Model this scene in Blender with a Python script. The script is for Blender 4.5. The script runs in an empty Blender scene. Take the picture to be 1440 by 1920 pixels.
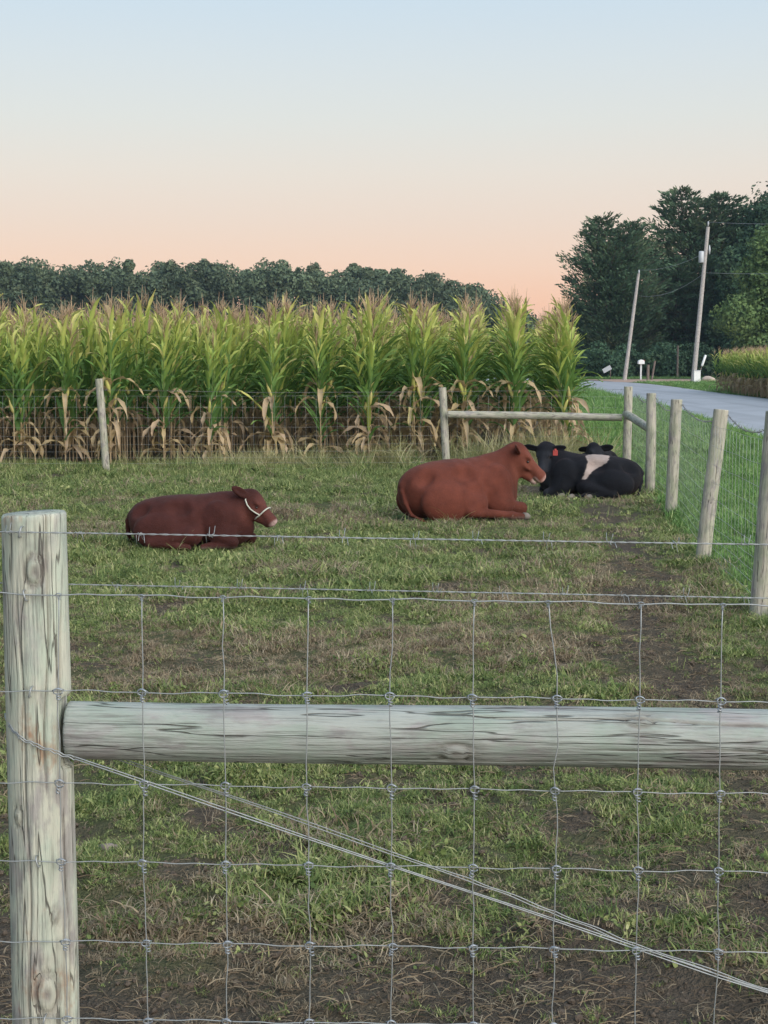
import bpy, math, random
import numpy as np
from mathutils import Vector, Matrix, Euler
R = math.radians
rng = np.random.default_rng(11)
random.seed(11)
sc = bpy.context.scene
COL = sc.collection

# ------------------------------------------------------------------ camera, sky, sun, exposure
cam = bpy.data.cameras.new('camera')
cam_o = bpy.data.objects.new('camera', cam)
COL.objects.link(cam_o)
sc.camera = cam_o
cam_o.location = (0, 0, 1.62)
cam_o.rotation_euler = (R(90 - 5.64), 0, 0)
cam.sensor_fit = 'VERTICAL'
cam.sensor_height = 36
cam.sensor_width = 27
cam.lens = 54.1
cam.clip_start = 0.05
cam.clip_end = 3000

SUN_EL, SUN_AZ = 30, 140            # degrees; azimuth clockwise from +Y (straight ahead), so the low sun is to the right and a little behind
world = bpy.data.worlds.new('World')
sc.world = world
world.use_nodes = True
wn = world.node_tree
wb = wn.nodes['Background']
sky = wn.nodes.new('ShaderNodeTexSky')
sky.sky_type = 'NISHITA'
sky.sun_disc = False
sky.sun_elevation = R(4)
sky.sun_rotation = R(SUN_AZ)
tc = wn.nodes.new('ShaderNodeTexCoord')
sx = wn.nodes.new('ShaderNodeSeparateXYZ')
wn.links.new(tc.outputs['Generated'], sx.inputs[0])
rp = wn.nodes.new('ShaderNodeValToRGB')      # dusk gradient over elevation (z = sine of elevation), the same all round
wn.links.new(sx.outputs['Z'], rp.inputs[0])
def srgb(r, g, b):
    f = lambda c: (c / 255 / 12.92) if c <= 10 else (((c / 255) + .055) / 1.055) ** 2.4
    return (f(r), f(g), f(b), 1)
stops = [(0.0, (244, 190, 164)), (0.035, (247, 198, 170)), (0.06, (241, 208, 188)), (0.088, (233, 213, 200)), (0.118, (228, 219, 210)),
         (0.150, (220, 222, 219)), (0.185, (212, 221, 226)), (0.228, (200, 218, 232)), (0.45, (168, 200, 228)), (1.0, (140, 178, 215))]
el = rp.color_ramp.elements
el[0].position, el[0].color = stops[0][0], srgb(*stops[0][1])
el[1].position, el[1].color = 1.0, srgb(*stops[-1][1])
for p, c in stops[1:-1]:
    e = el.new(p); e.color = srgb(*c)
addn = wn.nodes.new('ShaderNodeMixRGB')
addn.blend_type = 'ADD'
addn.inputs[0].default_value = 0.02
wn.links.new(rp.outputs[0], addn.inputs[1])
wn.links.new(sky.outputs[0], addn.inputs[2])
wn.links.new(addn.outputs[0], wb.inputs[0])
wb.inputs[1].default_value = 1.0

sun = bpy.data.lights.new('sun', 'SUN')
sun_o = bpy.data.objects.new('sun', sun)
COL.objects.link(sun_o)
sun.energy = 4.6
sun.angle = R(70)
sun.color = (1.0, 0.93, 0.86)
sun_o.rotation_euler = (R(90 - SUN_EL), 0, R(180 - SUN_AZ))
sun_o.location = (30, -20, 20)
vs = sc.view_settings
vs.view_transform = 'Standard'
vs.look = 'None'
vs.exposure = 0.0
vs.gamma = 1
vs.use_curve_mapping = False

# ------------------------------------------------------------------ helpers: materials
class NT:
    def __init__(s, name, rough=.8, spec=.3):
        s.m = bpy.data.materials.new(name)
        s.m.use_nodes = True
        s.t = s.m.node_tree
        s.b = s.t.nodes['Principled BSDF']
        s.b.inputs['Roughness'].default_value = rough
        s.b.inputs['Specular IOR Level'].default_value = spec
    def n(s, typ, **kw):
        nd = s.t.nodes.new('ShaderNode' + typ)
        for k, v in kw.items(): setattr(nd, k, v)
        return nd
    def l(s, a, b): s.t.links.new(a, b)
    def pos(s): return s.n('NewGeometry').outputs['Position']
    def obj(s): return s.n('TexCoord').outputs['Object']
    def mapped(s, vec, scale, loc=None):
        m = s.n('Mapping'); m.inputs['Scale'].default_value = scale
        s.l(vec, m.inputs['Vector'])
        if loc is not None: s.l(loc, m.inputs['Location'])
        return m.outputs[0]
    def noise(s, vec, scale, detail=3, rough=.5):
        nd = s.n('TexNoise'); nd.inputs['Scale'].default_value = scale
        nd.inputs['Detail'].default_value = detail; nd.inputs['Roughness'].default_value = rough
        s.l(vec, nd.inputs['Vector'])
        return nd.outputs['Fac']
    def ramp(s, fac, st, interp='LINEAR'):
        nd = s.n('ValToRGB'); nd.color_ramp.interpolation = interp
        e = nd.color_ramp.elements
        def c4(c): return (c, c, c, 1) if isinstance(c, (int, float)) else tuple(c) + (1,)
        e[0].position, e[0].color = st[0][0], c4(st[0][1])
        e[1].position, e[1].color = st[-1][0], c4(st[-1][1])
        for p, c in st[1:-1]:
            x = e.new(p); x.color = c4(c)
        s.l(fac, nd.inputs[0])
        return nd.outputs[0]
    def mix(s, fac, a, b, mode='MIX'):
        nd = s.n('MixRGB', blend_type=mode)
        for i, v in ((0, fac), (1, a), (2, b)):
            if isinstance(v, (int, float)): nd.inputs[i].default_value = v if i == 0 else (v, v, v, 1)
            elif isinstance(v, tuple): nd.inputs[i].default_value = v + (1,)
            else: s.l(v, nd.inputs[i])
        return nd.outputs[0]
    def math(s, op, a, b=0.0):
        nd = s.n('Math', operation=op)
        for i, v in ((0, a), (1, b)):
            if isinstance(v, (int, float)): nd.inputs[i].default_value = v
            else: s.l(v, nd.inputs[i])
        return nd.outputs[0]
    def attr(s, name): return s.n('Attribute', attribute_name=name).outputs['Fac']
    def attrc(s, name): return s.n('Attribute', attribute_name=name).outputs['Color']
    def rnd(s): return s.n('ObjectInfo').outputs['Random']
    def color(s, c):
        if isinstance(c, tuple): s.b.inputs['Base Color'].default_value = c + (1,)
        else: s.l(c, s.b.inputs['Base Color'])
    def bump(s, h, strength=.5, dist=.01):
        nd = s.n('Bump'); nd.inputs['Strength'].default_value = strength; nd.inputs['Distance'].default_value = dist
        s.l(h, nd.inputs['Height']); s.l(nd.outputs[0], s.b.inputs['Normal'])

# weathered fence timber: grain runs along the object's own z
def timber(name, tint, green, stain=0.0):
    m = NT(name, .85, .15)
    off = m.n('CombineXYZ'); r = m.rnd()
    for i, k in enumerate((37.0, 91.0, 53.0)): m.l(m.math('MULTIPLY', r, k), off.inputs[i])
    o = m.obj()
    streak = m.noise(m.mapped(o, (50, 50, 4.2), off.outputs[0]), 1, 6, .65)
    fine = m.noise(m.mapped(o, (170, 170, 9), off.outputs[0]), 1, 3, .6)
    patch = m.noise(m.mapped(o, (15, 15, 7), off.outputs[0]), 1, 5, .62)
    base = m.ramp(streak, [(.30, tuple(c * .62 for c in tint)), (.45, tuple(c * .92 for c in tint)), (.62, tint), (.8, tuple(min(1, c * 1.22) for c in tint))])
    lav = m.ramp(patch, [(.50, 0), (.60, 1)])
    c = m.mix(m.math('MULTIPLY', lav, .7), base, m.ramp(streak, [(.3, (.13, .12, .125)), (.7, (.36, .33, .33))]))
    p2 = m.noise(m.mapped(o, (11, 11, 5), off.outputs[0]), 1.3, 5, .65)
    c = m.mix(m.math('MULTIPLY', m.ramp(p2, [(.46, 0), (.62, 1)]), .55), c, m.mix(fine, tuple(v * .7 for v in green), tuple(v * 1.3 for v in green)))
    c = m.mix(m.ramp(fine, [(.30, .5), (.45, 0)]), c, (.10, .095, .09))
    crack = m.noise(m.mapped(o, (30, 30, 1.6), off.outputs[0]), 1, 3, .45)
    cr = m.ramp(crack, [(.489, 0), (.498, 1), (.502, 1), (.511, 0)])
    c = m.mix(m.math('MULTIPLY', cr, .8), c, (.055, .05, .045))
    if stain > 0:
        p3 = m.noise(m.mapped(o, (8, 8, 5), off.outputs[0]), 1.2, 5, .65)
        c = m.mix(m.math('MULTIPLY', m.ramp(p3, [(.60, 0), (.72, 1)]), m.math('MULTIPLY', fine, stain * 1.5)), c, (.27, .12, .055))
    c = m.mix(m.attr('tone'), c, m.mix(fine, (.09, .075, .065), (.20, .175, .155)))
    m.color(c)
    m.bump(m.math('ADD', m.math('ADD', streak, m.math('MULTIPLY', fine, .6)), m.math('MULTIPLY', cr, -.7)), .8, .006)
    return m.m
T_NEAR = timber('timber_near_post', (.47, .475, .395), (.345, .425, .345), 1.0)
T_RAIL = timber('timber_near_rail', (.335, .36, .335), (.245, .315, .26), 0)
T_FAR = timber('timber_far_post', (.42, .40, .33), (.26, .30, .20), 0)
T_POLE = timber('timber_pole', (.46, .43, .41), (.34, .33, .32), 0)
T_OLD = timber('timber_old', (.17, .13, .11), (.14, .12, .10), 0)

def metal(name, c, rough=.45, metallic=.55):
    m = NT(name, rough, .5)
    m.b.inputs['Metallic'].default_value = metallic
    f = m.noise(m.obj(), 60, 2)
    m.color(m.mix(f, tuple(v * .7 for v in c), tuple(min(1, v * 1.25) for v in c)))
    return m.m
W_GALV = metal('galvanised_wire', (.29, .31, .315), .5, .4)
W_FAR = metal('bright_wire', (.36, .38, .38), .5, .3)
W_KNOT = metal('galvanised_knot', (.30, .33, .36))
W_OLD = metal('dull_wire', (.20, .20, .20), .6, .4)
W_WHITE = metal('white_enamel', (.72, .74, .74), .5, 0)
W_GREY = metal('grey_enamel', (.42, .45, .48), .5, .1)

# ------------------------------------------------------------------ helpers: meshes
class MB:
    def __init__(s): s.v = []; s.f = []; s.a = []
    def add(s, vs, fs, tone=0.0):
        b = len(s.v); s.v.extend([tuple(p) for p in vs]); s.f.extend([tuple(i + b for i in f) for f in fs])
        if isinstance(tone, (int, float)): s.a.extend([tone] * len(vs))
        else: s.a.extend(tone)
    def tube(s, pts, rad, n=6, cap=True, tone=0.0):
        pts = [Vector(p) for p in pts]; k = len(pts)
        if isinstance(rad, (int, float)): rad = [rad] * k
        t0 = (pts[1] - pts[0]).normalized()
        u = t0.orthogonal().normalized()
        vs = []
        for i in range(k):
            t = (pts[min(i + 1, k - 1)] - pts[max(i - 1, 0)])
            t = t.normalized() if t.length > 1e-9 else t0
            u = (u - t * u.dot(t))
            u = u.normalized() if u.length > 1e-6 else t.orthogonal().normalized()
            w = t.cross(u)
            for j in range(n):
                a = 2 * math.pi * j / n
                vs.append(pts[i] + (u * math.cos(a) + w * math.sin(a)) * rad[i])
        fs = [(i * n + j, i * n + (j + 1) % n, (i + 1) * n + (j + 1) % n, (i + 1) * n + j) for i in range(k - 1) for j in range(n)]
        if cap: fs += [tuple(range(n - 1, -1, -1)), tuple(range((k - 1) * n, k * n))]
        s.add(vs, fs, tone)
        return s
    def box(s, c, d, rz=0, tone=0.0, ry=0):
        m = Matrix.Translation(c) @ Matrix.Rotation(rz, 4, 'Z') @ Matrix.Rotation(ry, 4, 'Y')
        vs = [m @ Vector((x * d[0] / 2, y * d[1] / 2, z * d[2] / 2)) for x in (-1, 1) for y in (-1, 1) for z in (-1, 1)]
        s.add(vs, [(0, 1, 3, 2), (4, 6, 7, 5), (0, 4, 5, 1), (2, 3, 7, 6), (0, 2, 6, 4), (1, 5, 7, 3)], tone)
        return s
    def mesh(s, name, mats, smooth=True):
        me = bpy.data.meshes.new(name)
        me.from_pydata(s.v, [], s.f)
        at = me.attributes.new('tone', 'FLOAT', 'POINT'); at.data.foreach_set('value', s.a)
        if smooth: me.polygons.foreach_set('use_smooth', [True] * len(me.polygons))
        for m in (mats if isinstance(mats, (list, tuple)) else [mats]): me.materials.append(m)
        return me
    def ob(s, name, mat, parent=None, smooth=True): return link(name, s.mesh(name, mat, smooth), parent)

def link(name, data, parent=None, col=COL):
    o = bpy.data.objects.new(name, data)
    if col: col.objects.link(o)
    o.parent = parent
    return o
def tag(o, label=None, cat=None, group=None, kind=None):
    for k, v in (('label', label), ('category', cat), ('group', group), ('kind', kind)):
        if v: o[k] = v
    return o
def empty(name, loc=(0, 0, 0), rz=0):
    o = link(name, None); o.location = loc; o.rotation_euler = (0, 0, rz); o.empty_display_size = .1
    return o
def np_mesh(name, V, F, mats, attrs=None, smooth=True):
    me = bpy.data.meshes.new(name)
    V = np.asarray(V, np.float32); F = np.asarray(F, np.int32)
    me.vertices.add(len(V)); me.vertices.foreach_set('co', V.ravel())
    k = F.shape[1]
    me.loops.add(F.size); me.loops.foreach_set('vertex_index', F.ravel())
    me.polygons.add(len(F)); me.polygons.foreach_set('loop_start', np.arange(0, F.size, k, dtype=np.int32))
    me.polygons.foreach_set('use_smooth', np.full(len(F), smooth))
    for nm, val in (attrs or {}).items():
        val = np.asarray(val, np.float32)
        if val.ndim == 2:
            a = me.attributes.new(nm, 'FLOAT_COLOR', 'POINT')
            a.data.foreach_set('color', np.c_[val, np.ones(len(val))].astype(np.float32).ravel())
        else:
            a = me.attributes.new(nm, 'FLOAT', 'POINT'); a.data.foreach_set('value', val)
    me.update(); me.validate()
    for m in (mats if isinstance(mats, (list, tuple)) else [mats]): me.materials.append(m)
    return me

_tab = np.random.default_rng(5).random((256, 256))
def vnoise(x, y, s=1.0, seed=0):
    x = np.asarray(x, float) * s + seed * 17.3; y = np.asarray(y, float) * s + seed * 9.1
    xi = np.floor(x).astype(int); yi = np.floor(y).astype(int)
    fx = x - xi; fy = y - yi; fx = fx * fx * (3 - 2 * fx); fy = fy * fy * (3 - 2 * fy)
    g = lambda a, b: _tab[a % 256, b % 256]
    return (g(xi, yi) * (1 - fx) * (1 - fy) + g(xi + 1, yi) * fx * (1 - fy) + g(xi, yi + 1) * (1 - fx) * fy + g(xi + 1, yi + 1) * fx * fy)
def sstep(a, b, x):
    t = np.clip((np.asarray(x, float) - a) / (b - a), 0, 1)
    return t * t * (3 - 2 * t)

# side fence line (x as a function of y) and the other lines the place is built from, in metres
SIDE = [(1.92, 2.86), (2.10, 6.3), (2.39, 9.72), (2.57, 12.3), (3.00, 15.98), (3.17, 18.3), (3.50, 22.0)]
def side_x(y): return np.interp(y, [p[1] for p in SIDE], [p[0] for p in SIDE])
ROAD_N = [(3.5, -60), (5.7, 0), (6.9, 20), (7.5, 30.2), (8.7, 43.3), (9.5, 57), (10.2, 74), (11.0, 92), (11.2, 104), (10.0, 116), (6.5, 127), (0, 137), (-40, 180)]
ROAD_F = [(10.3, -60), (12.4, 0), (13.5, 20), (14.2, 30.2), (15.4, 46), (16.0, 64), (16.7, 80.6), (17.9, 99.5), (17.9, 111), (16.6, 123), (12.0, 136), (4, 148), (-36, 190)]
def hgt(x, y):
    inside = sstep(0.6, -.2, x - side_x(y)) * sstep(24, 21, y)
    near = sstep(14, 6, y)
    n1 = vnoise(x, y, .7, 1) - .5; n2 = vnoise(x, y, 2.3, 2) - .5; n3 = vnoise(x, y, 6.5, 3) - .5; n4 = vnoise(x, y, 15, 4) - .5
    h = inside * (.05 * n1 + .045 * n2 + near * (.045 * n3 + .032 * n4))
    verge = sstep(-.2, .6, x - side_x(y)) * sstep(6.4, 5.0, x) * sstep(60, 30, y)
    return h + verge * .05 * n1

# ------------------------------------------------------------------ ground, road, drive
def graded(a, b, step, lo, hi, growth=1.22):
    c = list(np.arange(a, b + 1e-6, step)); s = step; x = c[-1]
    while x < hi: s *= growth; x += s; c.append(x)
    s = step; x = c[0]; pre = []
    while x > lo: s *= growth; x -= s; pre.append(x)
    return np.array(pre[::-1] + c)
# bare (no grass) and dry (dead grass) fields over the pasture
def seg_d(x, y, pts):
    d = np.full(np.shape(x), 1e9)
    for (x0, y0), (x1, y1) in zip(pts[:-1], pts[1:]):
        t = np.clip(((x - x0) * (x1 - x0) + (y - y0) * (y1 - y0)) / ((x1 - x0) ** 2 + (y1 - y0) ** 2), 0, 1)
        d = np.minimum(d, np.hypot(x - x0 - t * (x1 - x0), y - y0 - t * (y1 - y0)))
    return d
TRAIL = [(1.3, 4.2), (1.45, 6.5), (1.55, 9.2), (1.9, 11), (2.1, 13.2), (2.42, 16.4), (2.3, 18.4), (1.2, 20.5), (-.2, 20.9)]
def blob(x, y, cx, cy, rx, ry): return np.exp(-(((x - cx) / rx) ** 2 + ((y - cy) / ry) ** 2))
def bare(x, y):
    x = np.asarray(x, float); y = np.asarray(y, float)
    jit = .35 * (vnoise(x, y, 2.2, 7) - .5) + .16 * (vnoise(x, y, 6, 8) - .5)
    b = sstep(.42, .10, seg_d(x, y, TRAIL) + jit) * (.55 + .5 * vnoise(x, y, 1.6, 9))
    b = np.maximum(b, sstep(4.55, 3.8, y + 1.3 * (vnoise(x, y, 1.7, 10) - .5)) * .95)
    b = np.maximum(b, .9 * blob(x, y, 1.35, 4.6, .75, .9) * (.4 + .9 * vnoise(x, y, 4, 11)))
    b = np.maximum(b, .95 * sstep(.62, .82, .55 * vnoise(x, y, 2.6, 12) + .45 * vnoise(x, y, 6, 13)))
    b = np.maximum(b, .55 * blob(x, y, -1.1, 8.2, .7, .55))
    b = np.maximum(b, .8 * sstep(8.5, 4.6, y) * sstep(.44, .60, .6 * vnoise(x, y, 3.2, 14) + .4 * vnoise(x, y, 9, 18)))
    return np.clip(b, 0, 1)
def dry(x, y):
    x = np.asarray(x, float); y = np.asarray(y, float)
    d = .9 * blob(x, y, -1.2, 8.3, .9, .8) + .8 * blob(x, y, .25, 8.8, .55, .4) + .5 * blob(x, y, 1.5, 9.6, .7, 1.2) + .5 * blob(x, y, 1.7, 11.5, .9, 2.0)
    d = d + .55 * sstep(.5, .75, vnoise(x, y, .9, 15)) * sstep(21, 16, y) + .35 * sstep(.55, .8, vnoise(x, y, 3.5, 16))
    return np.clip(d * (.6 + .8 * vnoise(x, y, 4.4, 17)), 0, 1)

gx = graded(-4.6, 4.6, .07, -900, 900); gy1 = np.arange(2.6, 12, .06); gy2 = np.arange(12, 25, .13)
gyr = []; s_, y_ = .13, 25.0
while y_ < 1500: gyr.append(y_); s_ *= 1.2; y_ += s_
gyl = []; s_, y_ = .06, 2.6
while y_ > -60: s_ *= 1.35; y_ -= s_; gyl.append(y_)
gy = np.concatenate([np.array(gyl[::-1]), gy1, gy2, np.array(gyr)])
GX, GY = np.meshgrid(gx, gy)
V = np.c_[GX.ravel(), GY.ravel(), hgt(GX, GY).ravel()]
nx = len(gx); ii = (np.arange(len(gy) - 1)[:, None] * nx + np.arange(nx - 1)[None, :]).ravel()
F = np.c_[ii, ii + 1, ii + nx + 1, ii + nx]
g = NT('soil_and_turf', .95, .1)
P = g.pos()
n1 = g.noise(P, 2.2, 5, .6); n2 = g.noise(P, 22, 4, .65); n3 = g.noise(P, 90, 3, .6)
soil = g.mix(n2, (.052, .041, .032), (.17, .135, .105))
soil = g.mix(g.ramp(n3, [(.60, 0), (.72, .6)]), soil, (.34, .28, .21))
turf = g.mix(n2, (.055, .075, .028), (.135, .16, .065))
turf = g.mix(g.ramp(n1, [(.45, 0), (.7, .5)]), turf, (.16, .14, .07))
g.color(g.mix(g.attr('turf'), soil, turf))
g.bump(g.math('ADD', n2, g.math('MULTIPLY', n3, .6)), 1.0, .05)
bx, by = GX.ravel(), GY.ravel()
insp = sstep(.25, -.05, bx - side_x(by)) * sstep(23.2, 22.4, by) * sstep(2.6, 3.0, by)
corn_soil = sstep(22.9, 23.3, by) * sstep(3.5, 3.0, bx - .075 * (by - 24)) * sstep(75, 70, by)
turf_a = (1 - insp * (.25 + .75 * bare(bx, by))) * (1 - .9 * corn_soil)
ground = link('ground', np_mesh('ground', V, F, g.m, {'turf': turf_a}))
tag(ground, 'bare brown soil and thin turf of the pasture floor', None, None, 'structure')

def ribbon(a, b, z, n=10):
    """quad sheet between two polylines, resampled smoothly"""
    def res(p, m):
        p = np.array(p, float); t = np.r_[0, np.cumsum(np.hypot(*np.diff(p, axis=0).T))]; q = np.linspace(0, t[-1], m)
        o = np.c_[np.interp(q, t, p[:, 0]), np.interp(q, t, p[:, 1])]
        for _ in range(6): o[1:-1] = (o[:-2] + 2 * o[1:-1] + o[2:]) / 4
        return o
    m = 90; A, B = res(a, m), res(b, m); V = []; 
    for i in range(m):
        for j in range(n + 1):
            t = j / n; p = A[i] * (1 - t) + B[i] * t
            V.append((p[0], p[1], z + .05 * (1 - (2 * t - 1) ** 2)))
    F = [(i * (n + 1) + j, i * (n + 1) + j + 1, (i + 1) * (n + 1) + j + 1, (i + 1) * (n + 1) + j) for i in range(m - 1) for j in range(n)]
    return V, F
r = NT('old_asphalt', .55, .55)
P = r.pos(); a1 = r.noise(P, 160, 3, .7); a2 = r.noise(P, .5, 4, .6); a3 = r.noise(r.mapped(P, (1.4, .06, 1)), 1, 3)
c = r.mix(a1, (.25, .253, .272), (.41, .413, .44)); c = r.mix(r.math('MULTIPLY', r.ramp(a2, [(.4, 0), (.6, 1)]), .6), c, (.26, .26, .275))
c = r.mix(r.math('MULTIPLY', r.ramp(a3, [(.5, 0), (.6, 1)]), .5), c, (.21, .21, .222))
r.color(c); r.bump(a1, .25, .004)
V, F = ribbon(ROAD_N, ROAD_F, .012)
road = link('road', np_mesh('road', V, F, r.m)); tag(road, 'pale grey asphalt country road curving away behind the corn', None, None, 'structure')
d = NT('drive_dirt', .95, .1); P = d.pos(); a1 = d.noise(P, 3, 5, .65)
d.color(d.mix(a1, (.26, .17, .13), (.46, .33, .26)))
V, F = ribbon([(17.2, 112), (22, 118), (30, 121), (44, 122)], [(15.5, 128), (21, 131.5), (30, 133), (44, 134)], .006, 6)
drive = link('dirt_drive', np_mesh('dirt_drive', V, F, d.m)); tag(drive, 'pinkish bare dirt drive beside the far bend of the road', None, None, 'structure')

# ------------------------------------------------------------------ grass: tufts spread by geometry nodes
def grass_mat(name, stops, straw=.25, sc_=1.0):
    m = NT(name, .7, .25)
    m.b.inputs['Subsurface Weight'].default_value = 0
    P = m.pos(); big = m.noise(P, .8, 3, .6); mid = m.noise(P, 5, 3, .6)
    f = m.math('ADD', m.math('MULTIPLY', m.attr('tone'), .50), m.math('MULTIPLY', m.math('ADD', big, mid), .26))
    f = m.math('ADD', f, m.math('MULTIPLY', m.math('SUBTRACT', m.rnd(), .45), .30))
    m.color(m.ramp(f, stops))
    tr = m.n('BsdfTranslucent'); m.l(m.b.inputs['Base Color'].links[0].from_socket, tr.inputs[0])
    mx = m.n('MixShader'); mx.inputs[0].default_value = .28
    m.l(m.b.outputs[0], mx.inputs[1]); m.l(tr.outputs[0], mx.inputs[2])
    m.l(mx.outputs[0], m.t.nodes['Material Output'].inputs[0])
    return m.m
G_GREEN = grass_mat('pasture_blades', [(.08, (.045, .080, .026)), (.33, (.105, .160, .050)), (.55, (.21, .265, .088)), (.75, (.37, .39, .165)), (.95, (.56, .53, .29))])
G_DRY = grass_mat('dead_blades', [(.10, (.12, .09, .062)), (.4, (.23, .175, .115)), (.65, (.35, .28, .185)), (.9, (.52, .45, .32))])
G_LUSH = grass_mat('verge_blades', [(.10, (.060, .135, .036)), (.4, (.12, .24, .065)), (.65, (.20, .34, .10)), (.9, (.34, .42, .18))])
G_WEED = grass_mat('weed_blades', [(.10, (.17, .19, .07)), (.4, (.30, .31, .14)), (.65, (.45, .42, .22)), (.9, (.62, .55, .35))])

def tuft(name, n, L, W, spread, lean, mat, seg=3, leafy=0.0, seed=0):
    q = np.random.default_rng(seed); b = MB()
    for i in range(n):
        a = q.random() * 2 * math.pi; rr = spread * math.sqrt(q.random()); az = q.random() * 2 * math.pi
        base = Vector((rr * math.cos(a), rr * math.sin(a), -.004)); out = Vector((math.cos(az), math.sin(az), 0)); sd = Vector((-out.y, out.x, 0))
        l = L * (.45 + .8 * q.random()); ln = lean * (.3 + 1.1 * q.random()); w = W * (.6 + .7 * q.random()); tone = q.random()
        broad = q.random() < leafy
        if broad: l *= .55; w *= 2.4
        tw = (q.random() - .5) * 1.6
        vs = []; ang = .15 + .35 * q.random(); p = base.copy()
        for k in range(seg + 1):
            t = k / seg
            prof = (math.sin(math.pi * min(1, .18 + .82 * t)) if broad else (1 - t ** 1.6)) * w * .5 + .0003
            s2 = (sd * math.cos(tw * t) + Vector((0, 0, 1)) * math.sin(tw * t) * .6)
            vs += [p - s2 * prof, p + s2 * prof]
            p = p + (out * math.sin(ang) + Vector((0, 0, 1)) * math.cos(ang)) * (l / seg)
            ang += ln / seg
        b.add(vs, [(2 * k, 2 * k + 1, 2 * k + 3, 2 * k + 2) for k in range(seg)], tone)
    return b.mesh(name, mat, False)
def source(cname, meshes):
    c = bpy.data.collections.new(cname)
    for i, me in enumerate(meshes):
        o = bpy.data.objects.new('%s_%02d' % (cname, i), me); c.objects.link(o)
    return c
def scatter(name, pts, rot, scl, idx, coll, label, cat=None, kind='stuff'):
    me = bpy.data.meshes.new(name); n = len(pts)
    me.vertices.add(n); me.vertices.foreach_set('co', np.asarray(pts, np.float32).ravel())
    a = me.attributes.new('rot', 'FLOAT_VECTOR', 'POINT'); a.data.foreach_set('vector', np.asarray(rot, np.float32).ravel())
    a = me.attributes.new('scl', 'FLOAT_VECTOR', 'POINT'); a.data.foreach_set('vector', np.asarray(scl, np.float32).ravel())
    a = me.attributes.new('pick', 'INT', 'POINT'); a.data.foreach_set('value', np.asarray(idx, np.int32))
    o = link(name, me)
    ng = bpy.data.node_groups.new(name, 'GeometryNodeTree')
    ng.interface.new_socket('Geometry', in_out='INPUT', socket_type='NodeSocketGeometry')
    ng.interface.new_socket('Geometry', in_out='OUTPUT', socket_type='NodeSocketGeometry')
    N = ng.nodes.new; L = ng.links.new
    gi, go = N('NodeGroupInput'), N('NodeGroupOutput')
    mp, ip, ci = N('GeometryNodeMeshToPoints'), N('GeometryNodeInstanceOnPoints'), N('GeometryNodeCollectionInfo')
    ci.inputs['Collection'].default_value = coll; ci.inputs['Separate Children'].default_value = True; ci.inputs['Reset Children'].default_value = True
    def at(nm, t):
        x = N('GeometryNodeInputNamedAttribute'); x.data_type = t; x.inputs['Name'].default_value = nm; return x.outputs['Attribute']
    er = N('FunctionNodeEulerToRotation'); L(at('rot', 'FLOAT_VECTOR'), er.inputs[0])
    L(gi.outputs[0], mp.inputs['Mesh']); L(mp.outputs[0], ip.inputs['Points']); L(ci.outputs[0], ip.inputs['Instance'])
    ip.inputs['Pick Instance'].default_value = True
    L(at('pick', 'INT'), ip.inputs['Instance Index']); L(er.outputs[0], ip.inputs['Rotation']); L(at('scl', 'FLOAT_VECTOR'), ip.inputs['Scale'])
    L(ip.outputs[0], go.inputs[0])
    mod = o.modifiers.new('spread', 'NODES'); mod.node_group = ng
    return tag(o, label, cat, None, kind)
def rnd_rot(n, tilt=.15): return np.c_[rng.normal(0, tilt, n), rng.normal(0, tilt, n), rng.random(n) * 6.283]

COWS = [(.80, 15.7, .85, .45), (-1.80, 13.35, .62, .26), (2.45, 18.1, .62, .34)]     # footprints kept free of grass
def clear_of_cows(x, y):
    k = np.ones(len(x), bool)
    for cx, cy, rx, ry in COWS: k &= ((x - cx) / rx) ** 2 + ((y - cy) / ry) ** 2 > .72
    return k
near_src = source('pasture_tuft', [tuft('tuft', 34, .055, .0034, .05, 1.5, G_GREEN, 3, .12, i) for i in range(6)]
                  + [tuft('tuft', 24, .045, .0046, .06, 1.25, G_GREEN, 3, .8, 10 + i) for i in range(4)]
                  + [tuft('tuft', 30, .06, .0032, .06, 2.1, G_DRY, 3, .0, 20 + i) for i in range(4)]
                  + [tuft('tuft', 8, .13, .0036, .03, 1.5, G_GREEN, 4, 0, 30 + i) for i in range(2)])
PT = []
for y0, y1, dens, sc0 in ((3.2, 6.2, 1250, .84), (6.2, 10, 800, .98), (10, 16, 420, 1.25), (16, 24.2, 240, 1.55)):
    xl = -.28 * y1 - .9; xr = 4.0
    n = int((xr - xl) * (y1 - y0) * dens)
    x = xl + (xr - xl) * rng.random(n); y = y0 + (y1 - y0) * rng.random(n)
    ok = (x < side_x(y) + .1) & clear_of_cows(x, y) & (x > -.28 * y - .9) & (np.hypot(x + .65, y - 2.93) > .1)
    x, y = x[ok], y[ok]
    b = bare(x, y); k = rng.random(len(x)) > b * .93
    x, y, b = x[k], y[k], b[k]; n = len(x)
    dr = dry(x, y) + b * .35
    lush = sstep(19.5, 21.5, y) + .5 * blob(x, y, -2, 12.3, 1.5, .6)
    pick = np.where(rng.random(n) < np.clip(dr * .72 - lush * .6 + .10 * sstep(8, 4, y), .03, .8), 10 + rng.integers(0, 4, n), np.where(rng.random(n) < .4, 6 + rng.integers(0, 4, n), rng.integers(0, 6, n)))
    pick = np.where(rng.random(n) < .012, 14 + rng.integers(0, 2, n), pick)
    clump = .42 + 1.25 * sstep(.15, .85, .6 * vnoise(x, y, 3.1, 20) + .4 * vnoise(x, y, 8, 21))
    s = sc0 * (.65 + .6 * rng.random(n)) * clump * (1 - .35 * b)
    PT.append((np.c_[x, y, hgt(x, y)], rnd_rot(n, .25), np.c_[s, s, s * (.68 + .3 * lush)], pick))
cat4 = lambda L: [np.concatenate(z) for z in zip(*L)]
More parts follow.
